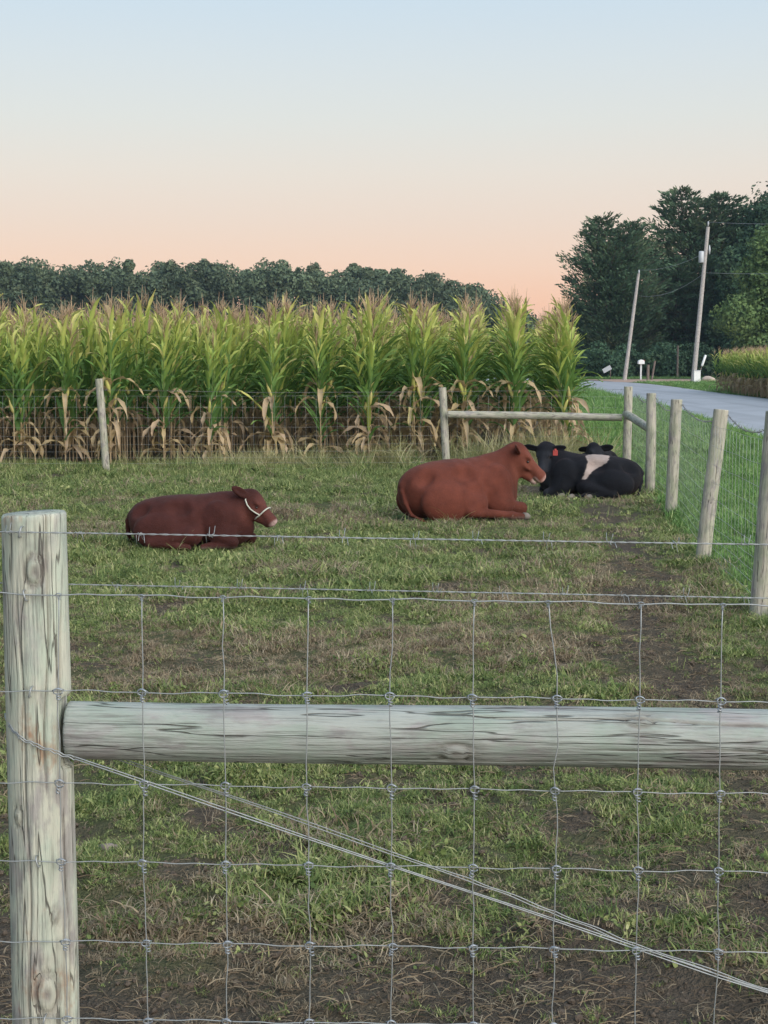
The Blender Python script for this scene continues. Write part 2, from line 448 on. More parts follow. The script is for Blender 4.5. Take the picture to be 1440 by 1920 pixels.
scatter('pasture_grass', *cat4(PT), near_src, 'short patchy pasture grass grazed by the cattle, trampled and brown in places')

lush_src = source('verge_tuft', [tuft('tuft', 40, .085, .0045, .08, 1.1, G_LUSH, 3, .05, 40 + i) for i in range(5)])
PT = []
for y0, y1, dens, sc0 in ((4, 14, 170, 1.15), (14, 26, 130, 1.7), (26, 48, 45, 2.6), (48, 80, 13, 4.0)):
    x = 1.5 + 10 * rng.random(int(10 * (y1 - y0) * dens)); y = y0 + (y1 - y0) * rng.random(len(x))
    rn = np.interp(y, [p[1] for p in ROAD_N[:8]], [p[0] for p in ROAD_N[:8]])
    lo = np.where(y < 22.3, side_x(y) + .02, 3.1 + .075 * (y - 22))
    ok = (x > lo) & (x < rn - .05 + .18 * vnoise(x, y, 1.5, 30)) & (x < .26 * y + 2.5)
    x, y = x[ok], y[ok]; n = len(x); s = sc0 * (.6 + .6 * rng.random(n)) * (.7 + .6 * vnoise(x, y, 1.2, 31))
    PT.append((np.c_[x, y, hgt(x, y)], rnd_rot(n, .2), np.c_[s, s, s * .75], rng.integers(0, 5, n)))
# strip of lawn across the road and the far bank
for y0, y1, dens, sc0 in ((70, 140, 5, 5.0),):
    x = 8 + 42 * rng.random(int(42 * (y1 - y0) * dens)); y = y0 + (y1 - y0) * rng.random(len(x))
    rf = np.interp(y, [p[1] for p in ROAD_F[:10]], [p[0] for p in ROAD_F[:10]])
    ok = (x > rf + .1) & (x < .27 * y + 3) & ~((y > 111) & (y < 132))
    x, y = x[ok], y[ok]; n = len(x); s = sc0 * (.5 + .6 * rng.random(n))
    PT.append((np.c_[x, y, hgt(x, y)], rnd_rot(n, .2), np.c_[s, s, s * .35], rng.integers(0, 5, n)))
scatter('verge_grass', *cat4(PT), lush_src, 'bright green mown verge grass between the side fence and the road')

weed_src = source('weed_tuft', [tuft('tuft', 30, .66, .011, .12, 1.5, G_WEED, 5, 0, 60 + i) for i in range(4)] + [tuft('tuft', 40, .42, .010, .14, 1.4, G_LUSH, 5, 0, 70 + i) for i in range(3)])
x = -7.5 + 10.9 * rng.random(2300); y = 22.45 + 1.5 * rng.random(2300)
wgt = np.interp(x, [-7, -3.6, -2.2, 0, 3.4], [.05, .10, .30, .42, .6]) * (.2 + 1.6 * sstep(.3, .8, vnoise(x, y, 1.3, 33)))
k = rng.random(2300) < wgt * .8; x, y = x[k], y[k]; n = len(x); s = (.4 + .7 * rng.random(n)) * np.interp(x, [-7, -2, 1, 3.4], [.5, .6, .95, 1.1])
scatter('tall_weeds', np.c_[x, y, np.zeros(n)], rnd_rot(n, .22), np.c_[s, s, s], np.where(rng.random(n) < .85, rng.integers(0, 4, n), 4 + rng.integers(0, 3, n)), weed_src,
        'tall straw coloured weeds and grass along the back fence at the corn edge')

# clods and dead stems lying on the bare soil near the camera
CLOD = NT('clod', .95, .1); CLOD.color(CLOD.mix(CLOD.noise(CLOD.obj(), 60, 3), (.05, .040, .031), (.16, .127, .098)))
def clod(seed):
    q = np.random.default_rng(seed); b = MB(); ph = q.random(4) * 6
    for i in range(5):
        for j in range(7):
            a, t = math.pi * i / 4, 2 * math.pi * j / 7; r_ = .012 * (.7 + .6 * q.random())
            b.v.append((r_ * math.sin(a) * math.cos(t) * 1.2, r_ * math.sin(a) * math.sin(t), r_ * math.cos(a) * .7)); b.a.append(0)
    b.f = [(i * 7 + j, i * 7 + (j + 1) % 7, (i + 1) * 7 + (j + 1) % 7, (i + 1) * 7 + j) for i in range(4) for j in range(7)]
    return b.mesh('clod', CLOD.m, False)
def straw(seed):
    q = np.random.default_rng(seed); b = MB()
    for k in range(5):
        a = q.random() * 6.28; l = q.uniform(.02, .065); p = Vector((q.normal(0, .03), q.normal(0, .03), .006 + .012 * q.random())); d = Vector((math.cos(a), math.sin(a), q.normal(0, .18)))
        b.tube([p, p + d * l * .5 + Vector((0, 0, .004)), p + d * l], q.uniform(.0006, .0014), 3, True, q.random())
    return b.mesh('straw', G_DRY, False)
lit_src = source('soil_litter', [clod(i) for i in range(5)] + [straw(20 + i) for i in range(5)])
x = -3.2 + 5.6 * rng.random(60000); y = 3.2 + 9 * rng.random(60000) ** 1.5
k = (x < side_x(y)) & (rng.random(60000) < .10 + .88 * bare(x, y)) & (np.hypot(x + .65, y - 2.93) > .1); x, y = x[k], y[k]; n = len(x)
pk = np.where(rng.random(n) < .85, rng.integers(0, 5, n), 5 + rng.integers(0, 5, n)); s = np.where(pk < 5, .18 + .75 * rng.random(n) ** 2.4, .7 + .6 * rng.random(n))
scatter('soil_litter', np.c_[x, y, hgt(x, y)], np.c_[np.where(pk < 5, rng.random(n) * 6, 0), np.zeros(n), rng.random(n) * 6.28], np.c_[s, s, s], pk, lit_src, 'crumbled clods and dead stems scattered over the muddy pasture soil')

# ------------------------------------------------------------------ fences
def log_mesh(name, L, r0, r1, mat, nseg=28, nring=14, seed=0, cracks=0, knots=(), wob=.004, bend=0.0, skew=0.0, dap=None):
    """a round timber along +z: slightly uneven, bevelled ends, checks cut in as narrow grooves, knots standing proud"""
    q = np.random.default_rng(seed)
    z = np.r_[0, .004, np.linspace(.012, L - .012, nring), L - .004, L]
    th = np.linspace(0, 2 * np.pi, nseg, endpoint=False)
    T, Z = np.meshgrid(th, z)
    r = r0 + (r1 - r0) * Z / L
    ph = q.random(4) * 6.28
    r = r + wob * (np.sin(2 * T + ph[0] + Z * 1.1) * .5 + np.sin(3 * T + ph[1] - Z * 2.3) * .35 + .5 * np.sin(Z * 5 + ph[2]) * np.sin(T + ph[3]))
    tone = np.zeros_like(r)
    for k in range(cracks):
        a0 = q.random() * 6.28; z0, z1 = sorted(q.random(2) * L * 1.2 - .1 * L); z1 = max(z1, z0 + .35 * L)
        a = a0 + .10 * np.sin(Z * (3 + 4 * q.random()) + q.random() * 6) + .05 * np.sin(Z * 17 + k)
        dA = np.angle(np.exp(1j * (T - a)))
        wz = sstep(z0, z0 + .1, Z) * sstep(z1, z1 - .1, Z); r = r - (.0075 * (.4 + q.random())) * np.exp(-(dA / .028) ** 2) * wz
        tone = np.maximum(tone, .7 * np.exp(-(dA / .026) ** 2) * wz * (nseg > 40))
    for (ka, kz, ks) in knots:
        dA = np.angle(np.exp(1j * (T - ka))) * r0; d2 = np.sqrt((dA / ks) ** 2 + ((Z - kz) / (ks * 1.6)) ** 2)
        r = r + .006 * np.exp(-d2 ** 2 * 1.2) - .006 * np.exp(-((d2 - .95) / .22) ** 2) - .005 * np.exp(-(d2 / .3) ** 2)
        tone = np.maximum(tone, .55 * np.exp(-((d2 - .95) / .3) ** 2) + .75 * np.exp(-(d2 / .45) ** 2) + .25 * np.exp(-((d2 - 1.7) / .25) ** 2))
    if dap:
        flat = np.where(np.cos(T) > .3, dap[0] / np.maximum(np.cos(T), .3), 9); r = np.where(np.abs(Z - dap[1]) < dap[2], np.minimum(r, flat), r)
    r[0] *= .95; r[-1] *= .95
    X = r * np.cos(T) + bend * np.sin(np.pi * Z / L); Y = r * np.sin(T)
    Zt = Z + skew * X * (Z / L) ** 8
    n = nseg; m = len(z)
    V = np.c_[X.ravel(), Y.ravel(), Zt.ravel()]
    i = (np.arange(m - 1)[:, None] * n + np.arange(n)[None]).ravel(); j = (np.arange(m - 1)[:, None] * n + (np.arange(n) + 1)[None] % n).ravel()
    F = [tuple(f) for f in np.c_[i, j, j + n, i + n]]
    b = MB(); b.add(V, F, list(np.clip(tone, 0, 1).ravel()))
    for zz, ring in ((0, range(n)), (L, range((m - 1) * n, m * n))):   # end grain
        b.v.append((0, 0, zz - (.003 if zz else -.003))); b.a.append(0); c = len(b.v) - 1; rg = list(ring)
        for k in range(n): b.f.append((c, rg[k], rg[(k + 1) % n]) if zz else (c, rg[(k + 1) % n], rg[k]))
    return b.mesh(name, mat)
def put_axis(o, a, b_, roll=0.0):
    """stand a z-long part with its foot at a, pointing to b_"""
    d = Vector(b_) - Vector(a); o.location = a; o.rotation_mode = 'QUATERNION'
    o.rotation_quaternion = d.to_track_quat('Z', 'Y') @ Euler((0, 0, roll)).to_quaternion()
    return o
def staple_mesh(rad=.0017):
    pts = [(-.006, .012, .0), (-.006, -.004, .0), (-.004, -.009, .0), (.004, -.009, .0), (.006, -.004, .0), (.006, .012, .0)]
    pts = [(z, y, x + .004 * (1 if x > 0 else -1)) for (x, y, z) in pts]
    return MB().tube(pts, rad, 6).mesh('staple', W_GALV)
STAPLE = staple_mesh()
def barbed(name, pts, parent, mat, r=.0011, barb=.125, n=5, seed=0, pitch=.045, step=.012):
    """two strands twisted round each other, four-point barbs wrapped round them as sub-parts"""
    q = random.Random(seed)
    P = [Vector(p) for p in pts]; L = [0]
    for a, b in zip(P[:-1], P[1:]): L.append(L[-1] + (b - a).length)
    def at(s):
        for i in range(len(P) - 1):
            if s <= L[i + 1] or i == len(P) - 2:
                t = (s - L[i]) / (L[i + 1] - L[i]); return P[i].lerp(P[i + 1], t), (P[i + 1] - P[i]).normalized()
    b = MB(); N = int(L[-1] / step)
    for st in (0, math.pi):
        path = []
        for k in range(N + 1):
            s = L[-1] * k / N; p, d = at(s); u = d.cross(Vector((0, 0, 1))).normalized(); w = u.cross(d); a = 2 * math.pi * s / pitch + st
            path.append(p + (u * math.cos(a) + w * math.sin(a)) * r * 1.15)
        b.tube(path, r, n)
    o = b.ob(name, mat, parent)
    if barb:
        me = []
        for v in range(4):
            bb = MB()
            for sgn, off in ((1, 0), (-1, .006)):
                path = []; a0 = q.random() * 6.28
                path.append((off, math.cos(a0) * .018, math.sin(a0) * .018))
                for k in range(9): a = a0 + k * .8 * sgn; path.append((off + k * .0011, math.cos(a) * r * 2.8, math.sin(a) * r * 2.8))
                a = a0 + 8 * .8 * sgn; path.append((off + .011, math.cos(a + .5) * .018, math.sin(a + .5) * .018))
                bb.tube(path, r * .8, 4)
            me.append(bb.mesh('barb', mat))
        s = barb * .5
        while s < L[-1]:
            p, d = at(s); c = link('barb', me[q.randrange(4)], o); c.location = p
            c.rotation_euler = (q.random() * 6.28, 0, math.atan2(d.y, d.x)); s += barb * (.93 + .14 * q.random())
    return o

# --- near fence, right in front of the camera
YF = 2.86
fence = empty('front_fence', (0, YF, 0))
tag(fence, 'near weathered timber and woven wire fence in the foreground with rail and barbed wire', 'fence')
def sl(x): return -.0155 * x          # the wires run slightly downhill to the right
post_me = log_mesh('post', 1.33 + .5, .0665, .0605, T_NEAR, 150, 210, 3, 11, [(-1.42, 1.33 + .5 - .105, .019), (-1.30, .5 + .40, .026), (-2.2, 1.25, .012), (-1.0, 1.05, .009)], .003, 0, .05, (.046, .907 + .5, .066))
p = link('post', post_me, fence); p.location = (-.667, .0655, -.5); p['label'] = 'pale round post with orange stains and knots'
for k, z in enumerate((1.300, 1.180, .996, .667, .352)):
    s = link('staple', STAPLE, p); s.location = (-.012 + .006 * k, -.0665, z + .5); s.rotation_euler = (0, .25 * (-1) ** k, 0)
post2_me = log_mesh('post', 1.33 + .5, .066, .061, T_NEAR, 64, 40, 9, 8, [(-1.3, 1.3, .02)], .004)
for xx, yy, zz in ((1.95, .0655, -.53), (-3.15, .0655, -.46)):
    p2 = link('post', post2_me, fence); p2.location = (xx, yy, zz); p2.rotation_euler = (0, 0, xx)
rail_me = log_mesh('rail', 2.56, .0565, .0595, T_RAIL, 130, 190, 5, 10, [(2.5, .75, .022), (1.2, 1.1, .016), (2.0, 1.9, .018)], .003)
rl = link('rail', rail_me, fence); put_axis(rl, (-.612, .068, .907), (1.90, .068, .870), 1.1); rl['label'] = 'grey green round brace rail'
# horizontal wires with tension crimps
WZ = [1.172, .988, .810, .657, .499, .345, .205, .09]
STX = [-.613 + .1565 * k for k in range(-15, 17)]
wire_objs = []
for i, z in enumerate(WZ):
    r_ = .0014 if i in (0, len(WZ) - 1) else .00115
    pts = []; q = random.Random(40 + i); x = -3.1; droop = 0
    while x < 1.95:
        ph = (x + .613) / .1565; u = ph - math.floor(ph)
        kink = .0026 * math.sin((u - .5) * 6.283 * 1.0) * math.exp(-((u - .5) / .22) ** 2) * (1 if int(math.floor(ph)) % 2 else -1) if i else .0022 * math.sin(u * 6.283) * math.exp(-((u - .35) / .25) ** 2)
        onp = -.002 if abs(x + .667) < .06 else .002 * math.sin(x * 9)
        pts.append((x, onp, z + sl(x) + kink + .0012 * math.sin(x * 23 + i * 2)))
        x += .0117
    w = MB().tube(pts, r_, 6).ob('line_wire', W_GALV, fence); wire_objs.append(w)
# stays, with a wrapped knot at each crossing
kb = MB()
ring = [(.0085 * math.cos(a), -.0035 - .002 * math.cos(2 * a), .001 + .0062 * math.sin(a)) for a in [k * 6.283 / 12 + .4 for k in range(12)]]
kb.tube(ring, .0013, 5)
kb.tube([(-.0105, .001, .002), (-.006, -.004, .0055), (0, -.005, .007), (.006, -.004, .0055), (.0105, .001, .002)], .0013, 5)
kb.tube([(.0042 * math.cos(a * 1.25), .0042 * math.sin(a * 1.25), -.006 - .0011 * a) for a in range(13)], .0012, 5)
KNOT = kb.mesh('knot', W_KNOT)
for k, x in enumerate(STX):
    q = random.Random(100 + k); pts = []; xo = [x + q.uniform(-.0035, .0035) for _ in WZ]
    if k == 21: xo[0] -= .014
    if k == 23: xo[3] += .003
    zs = [z + sl(x) for z in WZ]
    for j in range(len(WZ) - 1):
        for t in (0, .25, .5, .75):
            bow = .004 * math.sin(math.pi * t) * q.uniform(-1, 1) * (1.6 if k in (21, 24) and j < 5 else .6)
            pts.append((xo[j] + (xo[j + 1] - xo[j]) * t + bow, -.003, zs[j] + (zs[j + 1] - zs[j]) * t))
    pts.append((xo[-1], -.003, zs[-1]))
    s = MB().tube(pts, .00115, 6).ob('stay_wire', W_GALV, fence)
    for j in range(len(WZ)):
        kn = link('knot', KNOT, s); kn.location = (xo[j], -.002, zs[j]); kn.rotation_euler = (q.uniform(-.2, .2), q.uniform(-.25, .25), q.uniform(-.3, .3))
        kn.scale = (.62, .8, .5) if j == 0 else (1, 1, q.uniform(.9, 1.2))
barbed('barbed_wire', [(x, -.004 if abs(x + .667) < .08 else 0, 1.290 + sl(x) * .95 - .003 * math.sin((x + .667) * 1.2)) for x in np.linspace(-3.1, 1.95, 60)], fence, W_GALV, .0009, .124, 5, 3)
barbed('barbed_wire', [(x, .128, 1.170 - .02 * x) for x in np.linspace(-3.1, 1.95, 30)], fence, W_GALV, .0008, .125, 5, 8)
# diagonal brace: two strands in front of the post, two behind it, drawn together at the far foot
def diag(pts, off, seed):
    q = random.Random(seed); P = []
    for (a, b) in zip(pts[:-1], pts[1:]):
        for t in np.linspace(0, 1, 14, endpoint=False): P.append(Vector(a).lerp(Vector(b), t) + Vector((0, 0, off + .0016 * math.sin(t * 9 + seed))))
    P.append(Vector(pts[-1]) + Vector((0, 0, off)))
    return MB().tube(P, .0013, 6).ob('brace_wire', W_GALV, fence)
for off, sd in ((0, 1), (-.0042, 2)):
    diag([(-.733, .062, .938), (-.716, .028, .925), (-.690, .002, .909), (-.660, -.003, .896), (-.62, -.004, .882), (-.585, -.0035, .870), (.74, .008, .406), (1.9, .045, .005)], off, sd)
for off, sd in ((0, 3), (-.005, 4)):
    diag([(-.733, .068, .938), (-.70, .125, .915), (-.60, .133, .862), (0.172, .118, 0.592), (0.340, .11, 0.528), (0.497, .095, 0.468), (0.758, .07, 0.384), (1.9, .06, .005)], off, sd)

# --- back fence against the corn and side fence along the road verge
FAR_R = .058
def far_post(parent, xy, h, tilt=(0, 0), seed=0, r=FAR_R):
    o = link('post', log_mesh('post', h + .4, r * 1.04, r * .96, T_FAR, 20, 12, seed, 3, (), .004, .008), parent)
    put_axis(o, (xy[0] - tilt[0] * .3, xy[1] - tilt[1] * .3, -.4), (xy[0] + tilt[0], xy[1] + tilt[1], h), seed)
    return o
MZ = [1.10, .94, .79, .65, .52, .40, .30, .21, .13, .05]
def mesh_run(parent, a, b, zs, step=.152, r=.0013, off=(0, 0), sag=0.0):
    A, B = Vector((a[0] + off[0], a[1] + off[1], 0)), Vector((b[0] + off[0], b[1] + off[1], 0)); D = B - A; n = max(2, int(D.length / .4))
    for k, z in enumerate(zs):
        pts = [A + D * (i / n) + Vector((0, 0, z - (sag * math.sin(math.pi * i / n) if k == 0 else 0) + .004 * math.sin(i * 2.1 + k))) for i in range(n + 1)]
        MB().tube(pts, r, 4).ob('line_wire', W_FAR, parent)
    h = zs[0] - zs[-1]; me = MB().tube([(0, 0, zs[-1]), (.002, .001, zs[-1] + h * .4), (-.002, 0, zs[-1] + h * .8), (0, 0, zs[0])], r * .92, 4).mesh('stay_wire', W_FAR)
    for i in range(int(D.length / step) + 1):
        s = link('stay_wire', me, parent); p_ = A + D * min(1, i * step / D.length); s.location = p_
bf = empty('back_fence', (0, 22.3, 0)); tag(bf, 'back fence of posts, brace rail and woven wire standing against the corn', 'fence')
BP = [(-9.3, -.1, 1.30, (0, 0)), (-4.02, -.12, 1.355, (-.075, 0)), (.92, .15, 1.225, (-.07, 0)), (3.47, -.3, 1.245, (.01, 0))]
for i, (x, y, h, t) in enumerate(BP): far_post(bf, (x, y), h, t, 20 + i, .056 if i < 3 else .062)
o = link('rail', log_mesh('rail', 2.50, .052, .052, T_FAR, 18, 12, 31, 3, (), .005, .01), bf); put_axis(o, (.93, .06, .83), (3.40, -.28, .80), 1)
for i in range(3): mesh_run(bf, BP[i][:2], BP[i + 1][:2], MZ, .152, .0011, (0, .06))
for z in (1.19,): barbed('barbed_wire', [(-9.3, .0, z), (-4.06, 0, z), (-1.6, .05, z - .04), (.86, .2, z - .03), (3.47, -.24, z + .01)], bf, W_OLD, .0016, .3, 4, 5, .09, .08)
sf = empty('side_fence', (2.6, 12.3, 0)); tag(sf, 'side fence of leaning posts and woven wire along the green verge and road', 'fence')
ST = {0: ((0, 0), 1.3), 1: ((.03, 0), 1.25), 2: ((.075, 0), 1.30), 3: ((.125, .02), 1.235), 4: ((.035, 0), 1.215), 5: ((0, 0), 1.23)}
rel = lambda p: (p[0] - 2.6, p[1] - 12.3)
for i, pxy in enumerate(SIDE[1:-1], 1): far_post(sf, rel(pxy), ST[i][1], ST[i][0], 60 + i, .060)
for i in range(len(SIDE) - 1): mesh_run(sf, rel(SIDE[i]), rel(SIDE[i + 1]), MZ, .152, .0012, (.055, 0), 0.0)
o = link('rail', log_mesh('rail', 3.75, .052, .055, T_FAR, 18, 12, 71, 3, (), .005), sf); put_axis(o, (3.18 - 2.6, 18.38 - 12.3, .80), (3.46 - 2.6, 21.95 - 12.3, .85), 1)
pts = []
for i in range(len(SIDE) - 1):
    a, b_ = rel(SIDE[i]), rel(SIDE[i + 1]); ta = ST.get(i, ((0, 0), 1.2)); tb = ST.get(i + 1, ((.01, 0), 1.245))
    for t in np.linspace(0, 1, 9, endpoint=False):
        zz = (ta[1] * (1 - t) + tb[1] * t) - .05 - .11 * 4 * t * (1 - t)
        pts.append((a[0] + (b_[0] - a[0]) * t + .05 + ta[0][0] * (1 - t) + tb[0][0] * t, a[1] + (b_[1] - a[1]) * t, zz))
barbed('barbed_wire', pts, sf, W_OLD, .0020, .16, 4, 6, .08, .04)

# ------------------------------------------------------------------ corn
def corn_mat(name, stops, trans=.3):
    m = NT(name, .55, .35)
    P = m.pos(); n = m.noise(P, 9, 3, .6); st = m.noise(m.mapped(P, (14, 14, 14)), 1, 2)
    f = m.math('ADD', m.attr('tone'), m.math('MULTIPLY', m.math('SUBTRACT', n, .5), .22))
    f = m.math('ADD', f, m.math('MULTIPLY', m.math('SUBTRACT', m.rnd(), .5), .10))
    m.color(m.mix(m.math('MULTIPLY', st, .25), m.ramp(f, stops), (.05, .07, .02)))
    tr = m.n('BsdfTranslucent'); m.l(m.b.inputs['Base Color'].links[0].from_socket, tr.inputs[0])
    mx = m.n('MixShader'); mx.inputs[0].default_value = trans
    m.l(m.b.outputs[0], mx.inputs[1]); m.l(tr.outputs[0], mx.inputs[2])
    m.l(mx.outputs[0], m.t.nodes['Material Output'].inputs[0])
    return m.m
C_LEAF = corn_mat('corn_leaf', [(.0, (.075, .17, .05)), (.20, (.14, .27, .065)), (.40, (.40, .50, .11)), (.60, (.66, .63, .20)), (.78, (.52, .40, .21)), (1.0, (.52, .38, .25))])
C_STALK = corn_mat('corn_stalk', [(.0, (.10, .17, .05)), (.5, (.26, .27, .10)), (1.0, (.40, .29, .18))], .1)
C_TASSEL = corn_mat('corn_tassel', [(.0, (.46, .37, .19)), (.5, (.50, .36, .22)), (1.0, (.46, .29, .21))], .2)

def leaf_geo(b, base, az, L, W, up, droop, tone, twist=0.0, wave=.012, seg=8, q=random, early=False):
    out = Vector((math.cos(az), math.sin(az), 0)); sd = Vector((-out.y, out.x, 0)); ang = up; p = Vector(base); vs = []; tn = []
    for k in range(seg + 1):
        t = k / seg
        w = W * (.45 + .55 * min(1, t * 4)) * (1 - max(0, (t - .35) / .65) ** 1.7) + .002
        d = out * math.sin(ang) + Vector((0, 0, 1)) * math.cos(ang); nr = out * -math.cos(ang) + Vector((0, 0, 1)) * math.sin(ang)
        tw = twist * t; s2 = sd * math.cos(tw) + nr * math.sin(tw); n2 = nr * math.cos(tw) - sd * math.sin(tw)
        wv = wave * math.sin(k * 2.1 + az * 3)
        vs += [p - s2 * w * .5 + n2 * (.30 * w + wv), p, p + s2 * w * .5 + n2 * (.30 * w - wv)]
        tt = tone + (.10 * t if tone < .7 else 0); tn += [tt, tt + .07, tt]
        p = p + d * (L / seg); ang += droop / seg * ((1.9 - 1.8 * t) if early else (.4 + 1.2 * t))
    fs = []
    for k in range(seg): i = 3 * k; fs += [(i, i + 1, i + 4, i + 3), (i + 1, i + 2, i + 5, i + 4)]
    b.add(vs, fs, tn)
def corn_variant(seed, small=False, inner=False):
    """parts of one plant: list of (name, MB, material)"""
    q = random.Random(seed); H = q.uniform(2.05, 2.28); parts = []
    lean = (q.uniform(-.09, .09), q.uniform(-.07, .07)); ax = lambda z: (lean[0] * (z / H) ** 2 * 2, lean[1] * (z / H) ** 2 * 2, z)
    st = MB(); zs = [0, .05, .4, .8, 1.2, 1.6, H]; st.tube([ax(z) for z in zs], [.017, .013, .0125, .0115, .010, .008, .005], 6)
    st.a = [1.0 if v[2] < .75 else max(0, 1 - (v[2] - .75) * 1.6) for v in st.v]
    parts.append(('stalk', st, C_STALK))
    az0 = q.uniform(0, math.pi); n = 18; nd = q.randint(1, 7); seg = 5 if small else 8
    for i in range(n):
        if inner and (i in (0, 1, 3) or (i < nd and q.random() < .4)): continue
        z = .16 + (H - .30) * i / (n - 1) + q.uniform(-.03, .03); az = az0 + math.pi * (i % 2) + q.uniform(-.95, .95); b = MB()
        if i < nd or (i < nd + 2 and q.random() < .3):          # dead lower leaves hang along the stalk
            leaf_geo(b, ax(z), az, q.uniform(.42, .80), q.uniform(.05, .085), q.uniform(.3, .9), q.uniform(1.7, 2.5), q.uniform(.78, 1.0), q.uniform(-1.5, 1.5), .018, seg, q, True)
        else:
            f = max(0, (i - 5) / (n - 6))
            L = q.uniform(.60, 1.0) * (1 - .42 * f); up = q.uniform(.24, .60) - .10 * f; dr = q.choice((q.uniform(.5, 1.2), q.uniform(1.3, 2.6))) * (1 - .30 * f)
            tone = .02 + .46 * max(0, f - .12) ** 1.15 + q.uniform(-.07, .10) + (.3 if q.random() < .05 else 0)  # yellower towards the top: ripening, plus warm light on the tops painted in
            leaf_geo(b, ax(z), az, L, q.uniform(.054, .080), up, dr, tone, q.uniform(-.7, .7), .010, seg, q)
        parts.append(('leaf', b, C_LEAF))
    if not inner:
        for k in range(q.randint(4, 8)):
            b = MB(); leaf_geo(b, ax(q.uniform(.25, 1.2) if q.random() < .7 else q.uniform(.2, .6)), q.uniform(0, 6.28), q.uniform(.40, .70), q.uniform(.06, .10), q.uniform(.5, 1.1), q.uniform(1.7, 2.4), q.uniform(.74, 1.0), q.uniform(-1.2, 1.2), .02, seg, q, True); parts.append(('leaf', b, C_LEAF))
    if q.random() < .8:
        e = MB(); a = az0 + q.uniform(-.4, .4); z = q.uniform(.85, 1.05); d = Vector((math.cos(a) * .35, math.sin(a) * .35, .94)); p0 = Vector(ax(z)) + d * .01
        e.tube([p0, p0 + d * .05, p0 + d * .13, p0 + d * .2, p0 + d * .25], [.012, .027, .031, .022, .006], 7); e.a = [q.uniform(.45, .7)] * len(e.v)
        leaf_geo(e, p0 + d * .02, a, .32, .05, .3, .6, .72, 0, .01, 4, q); parts.append(('ear', e, C_LEAF))
    t = MB(); top = Vector(ax(H)); t.tube([top - Vector((0, 0, .05)), top + Vector((0, 0, .18)), top + Vector((q.uniform(-.03, .03), q.uniform(-.03, .03), .42))], [.004, .005, .002], 4, tone=.6)
    for k in range(8):
        a = q.random() * 6.28; z = q.uniform(0, .16); o = Vector((math.cos(a), math.sin(a), 0)); l = q.uniform(.17, .27); s = q.uniform(.16, .5); p0 = top + Vector((0, 0, z))
        t.tube([p0, p0 + (o * s + Vector((0, 0, 1))) * l * .5, p0 + (o * s * 2.4 + Vector((0, 0, 1.7))) * l * .5], [.003, .004, .0018], 3, tone=q.uniform(.2, 1))
    parts.append(('tassel', t, C_TASSEL))
    return parts
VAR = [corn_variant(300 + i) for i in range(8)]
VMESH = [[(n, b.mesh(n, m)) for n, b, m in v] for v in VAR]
def joined(parts, name='corn_plant'):
    b = MB(); mats = [C_STALK, C_LEAF, C_TASSEL]; mi = []
    for n, p, m in parts: b.add(p.v, p.f, p.a); mi += [mats.index(m)] * len(p.f)
    me = b.mesh(name, mats); me.polygons.foreach_set('material_index', mi); return me
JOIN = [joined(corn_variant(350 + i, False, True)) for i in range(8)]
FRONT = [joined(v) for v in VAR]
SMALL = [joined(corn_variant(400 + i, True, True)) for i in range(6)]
ORD = ['', 'second', 'third', 'fourth', 'fifth', 'sixth', 'seventh', 'eighth', 'ninth', 'tenth', 'eleventh', 'twelfth', 'thirteenth', 'fourteenth', 'fifteenth', 'sixteenth']
cr = random.Random(77)
rest = []; count = 0
for k in range(27):
    x0 = 2.74 - .765 * k + cr.uniform(-.06, .06); y0 = 23.75 + cr.uniform(-.25, .2); y = y0; i = 0
    while y < y0 + 15:
        x = x0 + .075 * (y - 23.75) + cr.gauss(0, .035); s = cr.uniform(.86, 1.08) * (1.0 if i > 1 else .98); rz = cr.uniform(0, 6.28)
        v = cr.randrange(8); inview = x > -.262 * y - .3
        if i == 0 and inview:
            o = empty('corn_plant', (x, y, 0), rz); o.scale = (s, s, s)
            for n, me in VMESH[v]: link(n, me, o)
            tag(o, ('corn plant ending the row nearest the road, at the right edge of the corn' if k == 0 else 'corn plant at the front end of the %s corn row counted from the road' % ORD[k]), 'corn plant', 'corn plants at the row ends'); count += 1
        elif inview and i < 20 and count < 300:
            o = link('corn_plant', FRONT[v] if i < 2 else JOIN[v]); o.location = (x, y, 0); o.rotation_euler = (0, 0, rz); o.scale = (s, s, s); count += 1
            tag(o, 'corn plant inside the row nearest the road, behind its front plant' if k == 0 else 'corn plant inside the %s corn row from the road, behind its front plant' % ORD[k], 'corn plant', 'corn plants inside the row nearest the road' if k == 0 else 'corn plants inside the %s row from the road' % ORD[k])
        else: rest.append((x, y, 0, rz, s, cr.randrange(6)))
        y += cr.uniform(.13, .20) if i > 0 else cr.uniform(.10, .16); i += 1
rest = np.array(rest); n = len(rest)
csrc = source('field_corn', SMALL)
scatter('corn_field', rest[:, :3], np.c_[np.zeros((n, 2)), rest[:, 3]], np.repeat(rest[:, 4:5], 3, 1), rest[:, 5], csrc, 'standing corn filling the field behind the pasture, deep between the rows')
pts = []
for yy in np.arange(42, 78.4, .30):
    rf = np.interp(yy, [p[1] for p in ROAD_F], [p[0] for p in ROAD_F]) + .35
    lim = 3.2 if yy < 75.5 else 14
    for xx in np.arange(rf, rf + lim, .34): pts.append((xx + cr.gauss(0, .08), yy + cr.gauss(0, .08)))
pts = np.array(pts); n = len(pts); s = .80 + .1 * rng.random(n)
scatter('far_corn_field', np.c_[pts, np.zeros(n)], np.c_[np.zeros((n, 2)), rng.random(n) * 6.28], np.c_[s * 1.25, s * 1.25, s], rng.integers(0, 6, n), csrc, 'smaller corn field across the road at the right edge')

